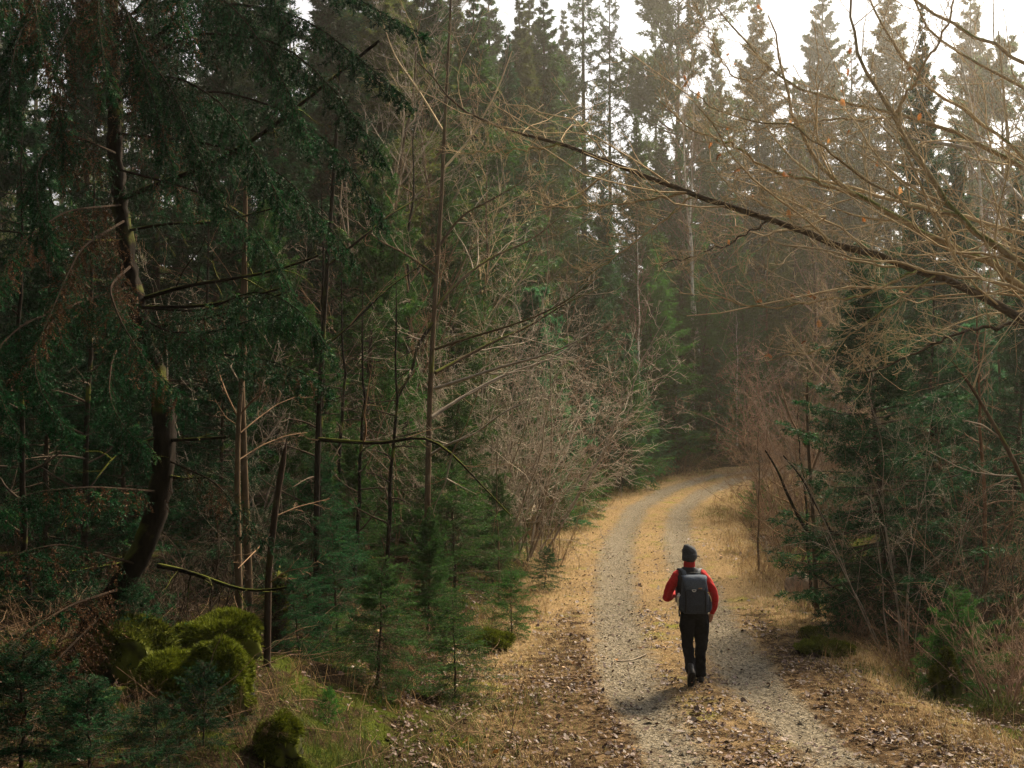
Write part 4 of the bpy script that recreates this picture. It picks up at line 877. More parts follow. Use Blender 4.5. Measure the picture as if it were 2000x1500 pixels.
def build_near_spruce():
    rng = np.random.default_rng(81)
    b = at(175, 1225, 10.6); b[2] = gz(b[0], b[1])
    root = thing('spruce_tree', 'old spruce with dark crooked trunk and long drooping boughs at left', 'tree', b); org = np.array(root.location)
    tp = polyline([(b[0] - .15, b[1], b[2] - .3)] + [tuple(at(x, y, d)) for x, y, d in [(185, 1215, 10.6), (235, 1150, 10.6), (285, 1060, 10.6), (310, 980, 10.6), (322, 880, 10.6), (318, 780, 10.7), (285, 660, 10.8), (258, 560, 10.9), (240, 440, 11), (228, 330, 11), (222, 200, 11), (218, 0, 11), (215, -300, 11), (214, -900, 11)]], 150)
    r = np.interp(np.linspace(0, 1, 150), [0, .05, .1, .2, .35, .6, 1], [80, 54, 47, 42, 34, 27, 6]) / 2 * 10.7 / F_PX
    mb = MB(); V, F = tubes((tp - org)[None], r[None], 22); V = V + (vnoise(V[:, 0] * 34 + V[:, 1] * 19, V[:, 2] * 16, 8)[:, None] - .5) * .034 + (vnoise(V[:, 0] * 80 + V[:, 1] * 55, V[:, 2] * 38, 9)[:, None] - .5) * .018; mb.add(V, F); link('trunk', mb.mesh('crooked_trunk', M['bark_dark']), root)
    # bare dead lower limbs
    for pts, a, c in [([(330, 860, 10.6), (380, 858, 10.4), (440, 854, 10.2)], 9, 6), ([(330, 930, 10.6), (360, 935, 10.3), (410, 932, 10)], 8, 3),
                      ([(275, 585, 10.9), (350, 560, 10.6), (450, 545, 10.3), (540, 530, 10), (620, 500, 9.7)], 10, 4), ([(280, 600, 10.9), (380, 600, 10.6), (470, 585, 10.2), (560, 560, 9.9)], 9, 4),
                      ([(285, 640, 10.9), (390, 625, 10.5), (480, 600, 10.1), (560, 570, 9.8)], 8, 4), ([(235, 390, 11), (300, 360, 10.5), (400, 330, 10), (520, 260, 9.5), (640, 160, 9), (740, 80, 8.8)], 12, 5),
                      ([(240, 470, 11), (170, 470, 10.4), (90, 460, 9.9), (0, 450, 9.5)], 6, 3), ([(250, 450, 11), (330, 435, 10.6), (420, 437, 10.2), (560, 400, 9.8)], 7, 3),
                      ([(310, 1105, 10.5), (350, 1112, 10.2), (410, 1130, 10), (455, 1150, 9.8), (500, 1157, 9.7), (560, 1147, 9.6)], 11, 4), ([(240, 1100, 10.6), (180, 1110, 10.2), (110, 1120, 9.8), (50, 1110, 9.6)], 7, 3),
                      ([(320, 850, 10.7), (230, 880, 10.2), (170, 960, 9.8), (110, 1040, 9.5)], 6, 2)]:
        p = polyline([tuple(at(*q)) for q in pts], 12) - org; rr = np.linspace(a, c, 12) / 2 * 10.2 / F_PX
        m2 = MB(); V, F = tubes(p[None], rr[None], 6); m2.add(V, F)
        P, R = spawn(p[None], rr[None], rng, 9, t0=.15, ang=(40, 75), L=(.12, .35), N=5, wig=.15, up=-.05, rf=.5, rmin=.0022); V, F = tubes(P, R, 3); m2.add(V, F)
        P, R = spawn(P, R, rng, 4, t0=.2, ang=(35, 65), L=(.25, .5), N=4, wig=.15, up=-.05, rf=.6, rmin=.0018); V, F = tubes(P, R, 3); m2.add(V, F)
        link('dead_limb', m2.mesh('dead_limb', M['bark_dark']), root)
    rows = [  # path, hang, green share, density
     ([(222, 150, 11), (380, 60, 9.5), (560, 80, 8.2), (690, 210, 7.6), (740, 300, 7.4)], 1.1, .95, 1.0),
     ([(222, 120, 11), (420, 0, 9.4), (600, 30, 8.2), (720, 130, 7.7), (790, 190, 7.5)], .8, 1, 1.0),
     ([(222, 60, 11), (350, -60, 9.5), (470, 20, 8.4), (560, 160, 7.9), (600, 260, 7.8)], 1.3, .9, 1.0),
     ([(225, 200, 11), (330, 140, 9.6), (440, 200, 8.4), (520, 330, 7.8), (560, 420, 7.6)], 1.2, .85, 1.0),
     ([(225, 180, 11), (280, 100, 9.6), (340, 180, 8.4), (395, 310, 7.7), (430, 385, 7.5)], 1.3, .85, 1.0),
     ([(222, 100, 11), (240, 0, 9.4), (270, 90, 8.2), (310, 230, 7.6), (330, 310, 7.5)], 1.4, .6, 1.0),
     ([(222, 90, 11), (150, 20, 9.3), (110, 100, 8.2), (110, 220, 7.6), (130, 300, 7.5)], 1.4, .45, .9),
     ([(222, 60, 11), (110, -20, 9), (40, 50, 7.8), (10, 160, 7.2), (20, 260, 7)], 1.2, .8, .9),
     ([(220, 0, 11), (200, -90, 9.2), (190, 0, 8), (200, 110, 7.4), (210, 170, 7.3)], 1.5, .3, .9),
     ([(222, 40, 11), (60, -60, 9), (70, 20, 8), (85, 110, 7.4)], 1.5, .3, .9),
     ([(228, 300, 11), (140, 260, 9.5), (70, 310, 8.4), (70, 420, 7.8), (100, 470, 7.6)], 1.2, .75, .9),
     ([(240, 400, 11), (130, 410, 9.6), (40, 470, 8.6), (-10, 560, 8)], 1.2, .15, .8),
     ([(245, 430, 11), (160, 480, 9.6), (120, 560, 8.6), (80, 660, 8), (40, 740, 7.7)], 1.1, .2, .8),
     ([(255, 520, 10.9), (210, 560, 9.6), (240, 640, 8.6), (310, 740, 7.9), (375, 785, 7.6)], 1.1, .55, 1.0),
     ([(258, 560, 10.9), (120, 600, 9.2), (60, 690, 8), (80, 790, 7.3), (135, 840, 7.1)], .9, .9, 1.1),
     ([(258, 580, 10.9), (60, 620, 9), (-20, 690, 7.8), (0, 800, 7.2), (40, 850, 7)], .9, .95, 1.0),
     ([(275, 640, 10.8), (220, 690, 9.5), (210, 780, 8.5), (250, 850, 8), (285, 880, 7.8)], 1.0, .9, 1.0),
     ([(275, 620, 10.8), (330, 650, 9.8), (420, 650, 9), (500, 620, 8.5), (560, 610, 8.2)], .9, .95, 1.0),
     ([(270, 600, 10.8), (400, 610, 9.6), (500, 560, 8.9), (590, 600, 8.4), (640, 680, 8.1)], 1.0, .85, 1.0),
     ([(280, 640, 10.8), (400, 690, 9.8), (520, 700, 9), (600, 730, 8.6), (650, 760, 8.4)], .8, .7, .8),
     ([(225, 230, 11), (420, 170, 9.8), (600, 230, 9), (700, 340, 8.7), (750, 430, 8.6)], 1.0, .95, .9),
     ([(225, 260, 11), (420, 280, 9.8), (560, 340, 9), (640, 440, 8.6), (690, 500, 8.5)], 1.1, .9, .9),
     ([(228, 330, 11), (380, 370, 9.9), (500, 440, 9.2), (560, 540, 8.9), (580, 600, 8.8)], 1.1, .8, .8),
     ([(222, 40, 11), (500, -60, 9.4), (650, -40, 8.4), (760, 40, 8), (830, 70, 7.9)], .5, 1, .9),
     ([(218, -60, 11), (380, -140, 9.6), (500, -60, 8.6), (560, 40, 8.2)], 1.2, .8, .9),
     ([(218, -80, 11), (100, -140, 9.4), (20, -60, 8.2), (0, 30, 7.8)], 1.2, .6, .9),
     ([(218, -80, 11), (290, -150, 9.4), (340, -60, 8.2), (360, 60, 7.8)], 1.4, .5, .9),
    ]
    rows += [([(235, 1150, 10.5), (140, 1180, 9), (40, 1240, 7.8), (-20, 1310, 7.2)], .6, .2, .9), ([(200, 1200, 10.4), (110, 1290, 8.6), (60, 1350, 7.6), (0, 1400, 7.1)], .5, .1, .9),
             ([(260, 1100, 10.5), (120, 1060, 9.2), (30, 1080, 8.2), (-40, 1130, 7.6)], .7, .5, .8), ([(330, 900, 10.6), (420, 940, 9.6), (480, 1010, 9), (520, 1060, 8.8)], .8, .5, .7),
             ([(310, 960, 10.6), (180, 950, 9.2), (60, 960, 8), (-20, 1000, 7.4)], .9, .6, .8)]
    boughs(root, org, rows, rng)
    top = at(215, -260, 11) - org
    c = link('upper_crown', PROTO['tall_a'][1][2][1], root, tuple(top)); c.scale = (.62, .62, .55); c['kind'] = 'stuff'; c.material_slots[0].link = 'OBJECT'; c.material_slots[0].material = M['spruce_shaded_left']
build_near_spruce()
# ------------------------------------------------------------------ ground cover
def scatter(n, rng, y0, y1, u0, u1, power=1.0):
    """random points beside the middle of the track; more of them near the viewpoint"""
    y = y0 + (y1 - y0) * rng.random(n) ** power
    cx = np.interp(y, ROAD[:, 1], ROAD[:, 0]); x = cx + rng.uniform(u0, u1, n)
    return x, y

def blades(mb, x, y, h, w, rng, lean=.5, tint=None, sink=.01):
    n = len(x); z = ground_z(x, y) - sink
    az = rng.random(n) * 6.28; le = lean * rng.uniform(.3, 1.4, n)
    d = np.stack([np.cos(az) * le, np.sin(az) * le, np.ones(n)], -1); d = nrm(d)
    b = np.stack([x, y, z], -1); mid = b + d * (h * .55)[:, None]
    d2 = d.copy(); d2[:, 2] -= le * .8; d2 = nrm(d2); tip = mid + d2 * (h * .5)[:, None]
    sd = np.stack([-np.sin(az + rng.normal(0, .8, n)), np.cos(az), np.zeros(n)], -1) * (w / 2)[:, None]
    V = np.stack([b - sd, b + sd, mid + sd * .8, mid - sd * .8, tip], 1).reshape(-1, 3)
    o = np.arange(n)[:, None] * 5
    F = np.concatenate([o + np.array([0, 1, 2]), o + np.array([0, 2, 3]), o + np.array([3, 2, 4])])
    t = rng.random(n) if tint is None else tint
    mb.add(V, F, np.repeat(np.clip(t, 0, 1), 5))

def build_cover():
    rng = np.random.default_rng(101)
    # short dry grass on the verges and the middle strip
    mb = MB()
    x, y = scatter(95000, rng, 9.5, 66, -3.2, 3.0, 1.7); u = road_u(x, y)
    clump = vnoise(x * 2.2, y * 2.2, 12) * .6 + vnoise(x * 6, y * 6, 13) * .4
    trk = np.exp(-((np.abs(u) - .8) / .33) ** 2)
    k = rng.random(len(x)) < np.clip(clump * 1.5 - .1, 0, 1) * (1 - .93 * trk) * (1 - .35 * smooth(18, 11, y))
    x, y, u, c = x[k], y[k], u[k], clump[k]
    edge = smooth(1.2, 2.6, np.abs(u))
    h = (.035 + .07 * edge + .05 * c * edge) * rng.uniform(.6, 1.5, len(x)) * (1 + .012 * np.clip(y - 12, 0, 40)); w = (.004 + .00022 * y) * rng.uniform(.7, 1.3, len(x))
    green = smooth(.52, .75, vnoise(x * .55, y * .55, 14)) * (rng.random(len(x)) < .8)
    blades(mb, x, y, h, w, rng, lean=1.0, tint=(.5 + rng.normal(0, .17, len(x))) * (1 - .85 * green))
    tag(link('verge_grass', mb.mesh('verge_grass', M['grass'], False)), 'short dry yellow grass on the verges and middle strip', None, kind='stuff')
    # taller straw along the edge of the wood
    mb = MB()
    for sgn, a, b, n in ((-1, 2.0, 4.6, 12000), (1, 1.9, 3.8, 11000)):
        x, y = scatter(n, rng, 9.3, 58, a * sgn if sgn > 0 else -b, b if sgn > 0 else -a, 1.5)
        c = vnoise(x * 1.7, y * 1.7, 15 + sgn); k = rng.random(n) < smooth(.35, .7, c); x, y = x[k], y[k]
        blades(mb, x, y, rng.uniform(.12, .42, len(x)), .004 + .0002 * y, rng, lean=.7, tint=rng.normal(.45, .22, len(x)))
    tag(link('edge_straw', mb.mesh('edge_straw', M['straw'], False)), 'tall withered straw along the edges of the wood', None, kind='stuff')
    # green grass tufts in the wood edge
    mb = MB()
    for px, d, n, sp, hh in [(1850, 14.3, 500, .6, .22), (1930, 14.0, 400, .5, .2), (1710, 15.2, 250, .5, .16), (770, 9.6, 400, .6, .2), (880, 9.9, 350, .5, .2), (690, 9.4, 300, .5, .22), (940, 11.4, 350, .6, .16), (1000, 13.2, 260, .6, .14), (620, 12.5, 200, .4, .25), (560, 9.4, 250, .5, .2), (600, 10.2, 180, .7, .2), (660, 9.2, 200, .7, .2), (740, 10.6, 200, .7, .16), (350, 8.4, 300, .6, .2), (150, 8.2, 300, .7, .22)]:
        c = at_ground(px, d); x = c[0] + rng.normal(0, sp * .5, n); y = c[1] + rng.normal(0, sp * .5, n)
        blades(mb, x, y, rng.uniform(.4, 1.2, n) * hh, np.full(n, .006), rng, lean=.6)
    tag(link('green_grass', mb.mesh('green_grass', M['grass_green'], False)), 'green grass tufts at the edge of the wood', None, kind='stuff')
    # fallen leaves
    mb = MB()
    x1, y1 = scatter(40000, rng, 9.4, 36, -3.6, 3.6, 2.0); x2 = rng.uniform(-7, 9, 9000); y2 = rng.uniform(7.5, 20, 9000)
    x = np.concatenate([x1, x2]); y = np.concatenate([y1, y2]); u = road_u(x, y)
    c = vnoise(x * 1.5, y * 1.5, 21) * .6 + vnoise(x * 5, y * 5, 22) * .4
    k = rng.random(len(x)) < (smooth(.30, .60, c) * .85 + .15) * np.where(np.abs(np.abs(u) - .8) > .38, 1, .22) * np.where(y > 20, .45, 1)
    x, y = x[k], y[k]; n = len(x); s = rng.lognormal(math.log(.018), .38, n)
    az = rng.random(n) * 6.28; ca, sa = np.cos(az), np.sin(az)
    tiltx = rng.normal(0, .45, n); tilty = rng.normal(0, .45, n); curl = rng.uniform(-.2, 1.0, n)
    shp = np.array([(0, -1), (.6, -.4), (.55, .4), (0, 1.1), (-.5, .45), (-.65, -.3)])
    V = np.zeros((n, 7, 3)); z0 = ground_z(x, y) + .012 + rng.random(n) * .02
    for j, (a, b) in enumerate(list(shp) + [(0, 0)]):
        jit = rng.uniform(.75, 1.25, n)
        lx, ly = a * s * jit, b * s * jit; r2 = (a * a + b * b)
        lz = tiltx * lx + tilty * ly + curl * s * .45 * abs(a) * r2
        V[:, j] = np.stack([x + lx * ca - ly * sa, y + lx * sa + ly * ca, np.maximum(z0 + lz, z0 - .012)], -1)
    o = np.arange(n)[:, None] * 7
    F = np.concatenate([o + np.array([j, (j + 1) % 6, 6]) for j in range(6)])
    mb.add(V.reshape(-1, 3), F, np.repeat(np.clip(rng.normal(.42, .24, n), 0, 1), 7))
    tag(link('leaf_litter', mb.mesh('leaf_litter', M['litter'], False)), 'brown and purplish fallen leaves strewn over track and floor', None, kind='stuff')
    # gravel
    mb = MB(); x, y = scatter(17000, rng, 9.4, 30, -1.7, 1.7, 1.8); u = road_u(x, y)
    k = rng.random(len(x)) < np.exp(-((np.abs(u) - .8) / .4) ** 2) * .9 + .08; x, y = x[k], y[k]; n = len(x)
    s = rng.lognormal(math.log(.009), .40, n); z = ground_z(x, y)
    oc = np.array([(1, 0, 0), (-1, 0, 0), (0, 1, 0), (0, -1, 0), (0, 0, .7), (0, 0, -.5)], float)
    V = oc[None] * (s[:, None, None] * rng.uniform(.6, 1.3, (n, 6, 1))); az = rng.random(n) * 6.28
    R = np.stack([np.stack([np.cos(az), -np.sin(az), 0 * az], -1), np.stack([np.sin(az), np.cos(az), 0 * az], -1), np.stack([0 * az, 0 * az, 1 + 0 * az], -1)], 1)
    V = np.einsum('nij,nkj->nki', R, V) + np.stack([x, y, z + s * .25], -1)[:, None]
    o = np.arange(n)[:, None] * 6
    F = np.concatenate([o + np.array(f) for f in [(0, 2, 4), (2, 1, 4), (1, 3, 4), (3, 0, 4), (2, 0, 5), (1, 2, 5), (3, 1, 5), (0, 3, 5)]])
    mb.add(V.reshape(-1, 3), F, np.repeat(rng.random(n), 6)); tag(link('gravel', mb.mesh('gravel', M['pebble'], False)), 'loose grey gravel in the two wheel ruts', None, kind='stuff')
    # twigs and dead sticks on the forest floor
    mb = MB(); n = 1700; x = np.concatenate([rng.uniform(-8, 0, 1100), rng.uniform(4, 11, 600)]); y = np.concatenate([rng.uniform(7.6, 20, 1100), rng.uniform(13, 24, 600)]); u = road_u(x, y); k = np.abs(u) > 2.6; x, y = x[k], y[k]; n = len(x)
    p0 = np.stack([x, y, ground_z(x, y) + .02], -1); az = rng.random(n) * 6.28
    P = grow(p0, np.stack([np.cos(az), np.sin(az), rng.uniform(0, .7, n)], -1), rng.uniform(.2, 1.1, n), 6, .14, -.03, rng)
    V, F = tubes(P, np.maximum(rng.uniform(.002, .007, n)[:, None] * np.linspace(1, .4, 6)[None], .0015), 3); mb.add(V, F)
    tag(link('fallen_twigs', mb.mesh('fallen_twigs', M['twig_brown'])), 'dead twigs and sticks lying about the forest floor', None, kind='stuff')
    # low moss and bilberry cushions of the floor at left and right
    mb = MB(); n = 42000; x = np.concatenate([rng.uniform(-9, .2, 30000), rng.uniform(4.2, 10, 12000)]); y = np.concatenate([rng.uniform(7.2, 18, 30000), rng.uniform(12.5, 22, 12000)]); u = road_u(x, y)
    c = vnoise(x * .9, y * .9, 31) * .6 + vnoise(x * 3, y * 3, 32) * .4; k = (np.abs(u) > 2.4) & (rng.random(n) < smooth(.42, .62, c)); x, y = x[k], y[k]
    blades(mb, x, y, rng.uniform(.03, .10, len(x)), np.full(len(x), .011), rng, lean=1.0, tint=np.clip(rng.normal(.4, .2, len(x)), 0, 1), sink=.015)
    tag(link('floor_moss', mb.mesh('floor_moss', M['moss_deep'], False)), 'patchy green moss carpet of the forest floor', None, kind='stuff')
build_cover()

# ------------------------------------------------------------------ boulders, mounds, stump, logs
def rock_mesh(name, rng, sx, sy, sz, mat, sub=4, rough=.36):
    bm = bmesh.new(); bmesh.ops.create_icosphere(bm, subdivisions=sub, radius=1)
    V = np.array([v.co[:] for v in bm.verts]); F = np.array([[v.index for v in f.verts] for f in bm.faces]); bm.free()
    s = rng.integers(0, 999)
    n = vnoise(V[:, 0] * 1.6 + V[:, 2] * 1.1 + s, V[:, 1] * 1.6 - V[:, 2] * .9, s) - .5 + .45 * (vnoise(V[:, 0] * 4 + V[:, 2] * 3, V[:, 1] * 4 + V[:, 2] * 2, s + 1) - .5)
    V = V * (1 + rough * 1.6 * n[:, None]) * np.array([sx, sy, sz]); return V, F

def boulder(name, label, cat, px, d, py, w, h, mossy, seed, mat='rock', tintm='moss', group=None):
    rng = np.random.default_rng(seed)
    x = (px - 1000) * d / F_PX; g = gz(x, d); top = CAM_Z + (HOR - py) * d / F_PX
    sz = max((top - g) * .62, h * .4); c = np.array([x, d, top - sz])
    root = thing(name, label, cat, (x, d, g), group=group); V, F = rock_mesh(name, rng, w / 2, w / 2 * .85, sz, mat)
    off = c - np.array([x, d, g]); mb = MB(); mb.add(V + off, F); link('stone' if 'stump' not in name else 'wood', mb.mesh(name, M[mat]), root)
    if mossy > 0:
        tri = V[F]; nn = nrm(np.cross(tri[:, 1] - tri[:, 0], tri[:, 2] - tri[:, 0])); cen = tri.mean(1)
        ar = np.linalg.norm(np.cross(tri[:, 1] - tri[:, 0], tri[:, 2] - tri[:, 0]), axis=1)
        wgt = ar * smooth(-.1, .35, nn[:, 2] + 1.1 * (vnoise(cen[:, 0] * 7, cen[:, 1] * 7 + cen[:, 2] * 5, seed) - .5)); n = int(6500 * mossy)
        idx = rng.choice(len(F), n, p=wgt / wgt.sum()); bc = rng.dirichlet((1, 1, 1), n)
        p = (tri[idx] * bc[..., None]).sum(1) + off; nv = nrm(nn[idx] + rng.normal(0, .55, (n, 3)))
        l = rng.uniform(.02, .055, n)[:, None]; sd = nrm(np.cross(nv, rng.normal(0, 1, (n, 3)))) * .008
        bump = .05 * (vnoise(p[:, 0] * 16, p[:, 1] * 16 + p[:, 2] * 9, 5) ** 2)[:, None]
        Vm = np.stack([p - sd, p + sd, p + nv * (l + bump)], 1).reshape(-1, 3)
        m2 = MB(); m2.add(Vm, np.arange(n * 3).reshape(-1, 3), np.repeat(np.clip(rng.normal(.5, .22, n), 0, 1), 3)); tag(link('moss', m2.mesh(name + '_moss', M[tintm], False), root), kind='stuff')
    return root
boulder('mossy_boulder', 'boulder with bright yellow green moss cap, nearest at left', 'boulder', 432, 9.5, 1256, .50, .5, 2.6, 201)
boulder('mossy_boulder', 'lower mossy boulder joined left of the brightest one', 'boulder', 330, 9.6, 1284, .50, .5, 2.0, 202)
boulder('mossy_boulder', 'mossy boulder behind the brightest one at left', 'boulder', 425, 10.8, 1204, .72, .6, 2.4, 203)
boulder('mossy_boulder', 'mossy mound left in the shade near the left edge', 'boulder', 60, 10.0, 1270, .5, .4, 1.2, 204, tintm='moss_deep')
boulder('mossy_boulder', 'rounded mossy hump at the bottom right of the boulders', 'boulder', 548, 8.9, 1404, .30, .3, 2.0, 205, tintm='moss')
boulder('mossy_boulder', 'mossy hump at the edge of the straw, lower left middle', 'boulder', 950, 16.6, 1235, .7, .2, 1.0, 206, tintm='moss')
boulder('moss_mound', 'small round moss cushion at the right verge', 'mound', 1600, 16.6, 1250, .26, .2, .9, 207)
boulder('moss_mound', 'long flat moss cushion right of the small round one', 'mound', 1632, 16.2, 1257, .50, .15, 1.2, 208)
boulder('moss_mound', 'moss cushion left of the small round one', 'mound', 1575, 16.4, 1258, .3, .12, .8, 209)
boulder('moss_mound', 'bright green moss cushion below the little spruce at right', 'mound', 1850, 14.4, 1278, .32, .2, 1.0, 210)
boulder('pale_rock', 'pale grey rock behind straw at the right verge', 'rock', 1560, 22.2, 1120, .55, .3, 0, 211, mat='rock_pale')
boulder('grey_rock', 'small grey rock above the moss cushions at right', 'rock', 1582, 17.4, 1228, .34, .2, .25, 212, tintm='moss_deep')
boulder('white_stone', 'small white stone at the left edge of the far track', 'rock', 1345, 57.0, 915, .25, .15, 0, 213, mat='rock_pale')
boulder('grey_rock', 'flat dark rock lying under the crooked trunk', 'rock', 250, 10.3, 1210, .8, .4, .9, 214, tintm='moss_deep')

def stump(px, d, py, w, label):
    rng = np.random.default_rng(int(px)); p = at_ground(px, d); top = CAM_Z + (HOR - py) * d / F_PX
    root = thing('tree_stump', label, 'stump', p); H = top - p[2]; S = 22; rows = 9
    k = np.arange(S) * 2 * math.pi / S; V = []
    for j in range(rows):
        t = j / (rows - 1); r = w / 2 * (1 + .7 * (1 - t) ** 3) * (1 + .14 * np.sin(k * 5 + 1) * (1 - .5 * t) + rng.normal(0, .03, S))
        V += list(np.stack([r * np.cos(k), r * np.sin(k), np.full(S, -.1 + t * (H + .1)) + (rng.normal(0, .05, S) if j == rows - 1 else 0)], -1))
    V.append(np.array([0, 0, H - .08])); V = np.array(V); F = []
    for j in range(rows - 1):
        for i in range(S):
            a, b = j * S + i, j * S + (i + 1) % S; F += [(a, b, b + S), (a, b + S, a + S)]
    F += [((rows - 1) * S + i, (rows - 1) * S + (i + 1) % S, rows * S) for i in range(S)]
    mb = MB(); mb.add(V, F); link('wood', mb.mesh('stump_wood', M['bark_spruce']), root)
    n = 2500; a = rng.random(n) * 6.28; zz = H * rng.random(n) ** .5; rr = w / 2 * (1 + .7 * (1 - zz / H) ** 3); p0 = np.stack([rr * np.cos(a), rr * np.sin(a), zz], -1)
    nv = nrm(np.stack([np.cos(a), np.sin(a), .6 + 0 * a], -1) + rng.normal(0, .5, (n, 3))); sd = nrm(np.cross(nv, rng.normal(0, 1, (n, 3)))) * .006
    keep = vnoise(a * 2, zz * 5, 3) > .4; Vm = np.stack([p0 - sd, p0 + sd, p0 + nv * .04], 1)[keep].reshape(-1, 3)
    m2 = MB(); m2.add(Vm, np.arange(len(Vm)).reshape(-1, 3), np.repeat(rng.random(len(Vm) // 3), 3)); tag(link('moss', m2.mesh('stump_moss', M['moss_deep'], False), root), kind='stuff')
stump(540, 12.3, 1120, .20, 'broken mossy stump behind the dark straight trunk')

def mossy_log(label, pts, w0, w1, seed):
    rng = np.random.default_rng(seed); p = polyline([tuple(at(*q)) for q in pts], 22)
    p[:, 2] = ground_z(p[:, 0], p[:, 1]) + w0 * .25
    root = thing('mossy_log', label, 'log', tuple(p[0])); org = np.array(root.location); r = np.linspace(w0, w1, 22) / 2
    mb = MB(); V, F = tubes((p - org)[None], r[None], 12); V += rng.normal(0, .008, V.shape); mb.add(V, F); link('wood', mb.mesh('log_wood', M['bark_dark']), root)
    n = 5200; f = rng.random(n) * 20.99; i = f.astype(int); fr = (f - i)[:, None]; c = p[i] * (1 - fr) + p[i + 1] * fr - org; rr = np.interp(f, np.arange(22), r)[:, None]
    tn = nrm(p[i + 1] - p[i]); v = rng.normal(0, 1, (n, 3)); v[:, 2] += .9; v = nrm(v - (v * tn).sum(-1, keepdims=True) * tn)
    p0 = c + v * rr * .95; nv = nrm(v + rng.normal(0, .5, (n, 3))); sd = nrm(np.cross(nv, rng.normal(0, 1, (n, 3)))) * .006
    Vm = np.stack([p0 - sd, p0 + sd, p0 + nv * rng.uniform(.02, .055, (n, 1))], 1).reshape(-1, 3)
    m2 = MB(); m2.add(Vm, np.arange(n * 3).reshape(-1, 3), np.repeat(np.clip(rng.normal(.4, .2, n), 0, 1), 3)); tag(link('moss', m2.mesh('log_moss', M['moss_deep'], False), root), kind='stuff')
mossy_log('curved mossy root log running down to the bottom edge', [(560, 1395, 8.9), (620, 1430, 8.9), (660, 1465, 8.9), (700, 1500, 8.9), (740, 1540, 8.8)], .10, .09, 301)
mossy_log('slanting mossy log in the dark below the boulders', [(150, 1330, 9.2), (200, 1390, 9.0), (240, 1440, 8.9), (290, 1480, 8.8)], .17, .12, 302)
mossy_log('fallen branch lying behind the moss cushions at right', [(1605, 1247, 16.9), (1650, 1243, 17.1), (1700, 1240, 17.3), (1750, 1243, 17.4)], .05, .03, 303)
def stick():
    p = polyline([tuple(at(x, y, d)) for x, y, d in [(1205, 1286, 15.8), (1230, 1282, 15.9), (1262, 1279, 16.1)]], 8); p[:, 2] = ground_z(p[:, 0], p[:, 1]) + .012
    mb = MB(); V, F = tubes((p - p[0])[None], np.full((1, 8), .012), 6); mb.add(V, F); tag(link('fallen_stick', mb.mesh('fallen_stick', M['twig_pale']), loc=tuple(p[0])), 'pale stick lying on the gravel left of the hiker', 'stick')
stick()
# ------------------------------------------------------------------ the hiker
def loft(rings, S=24, power=2.0):
    """closed surface through horizontal rings (x, y, z, rx, ry)"""
    k = np.arange(S) * 2 * math.pi / S; c, s = np.cos(k), np.sin(k)
    ex = np.sign(c) * np.abs(c) ** (2 / power); ey = np.sign(s) * np.abs(s) ** (2 / power)
    V = [np.stack([x + rx * ex, y + ry * ey, np.full(S, z)], -1) for x, y, z, rx, ry in rings]
    n = len(rings); V = np.concatenate(V + [np.array([[*rings[0][:3]]]), np.array([[*rings[-1][:3]]])]); F = []
    for j in range(n - 1):
        for i in range(S):
            a, b = j * S + i, j * S + (i + 1) % S; F += [(a, b, b + S), (a, b + S, a + S)]
    F += [((i + 1) % S, i, n * S) for i in range(S)] + [((n - 1) * S + i, (n - 1) * S + (i + 1) % S, n * S + 1) for i in range(S)]
    return V, F

def rod(pts, rad, S=12, n=None):
    """closed tapered limb through joints, with rounded ends"""
    p = np.asarray(pts, float); r = np.asarray(rad, float)
    q = polyline(np.column_stack([p, r]), n or max(10, len(p) * 5)); p, r = q[:, :3], q[:, 3]
    t0 = nrm(p[0] - p[1]); t1 = nrm(p[-1] - p[-2])
    P = np.concatenate([[p[0] + t0 * r[0] * .95, p[0] + t0 * r[0] * .6], p, [p[-1] + t1 * r[-1] * .6, p[-1] + t1 * r[-1] * .95]]); R = np.concatenate([[r[0] * .15, r[0] * .75], r, [r[-1] * .75, r[-1] * .15]])
    V, F = tubes(P[None], R[None], S); n0 = len(V); V = np.concatenate([V, P[:1], P[-1:]])
    F = np.concatenate([F, [((i + 1) % S, i, n0) for i in range(S)], [((len(P) - 1) * S + i, (len(P) - 1) * S + (i + 1) % S, n0 + 1) for i in range(S)]])
    return V, F

def ball(c, rx, ry, rz, S=20):
    th = np.linspace(-.48, .48, 11) * math.pi
    return loft([(c[0], c[1], c[2] + rz * math.sin(t), rx * math.cos(t), ry * math.cos(t)) for t in th], S)

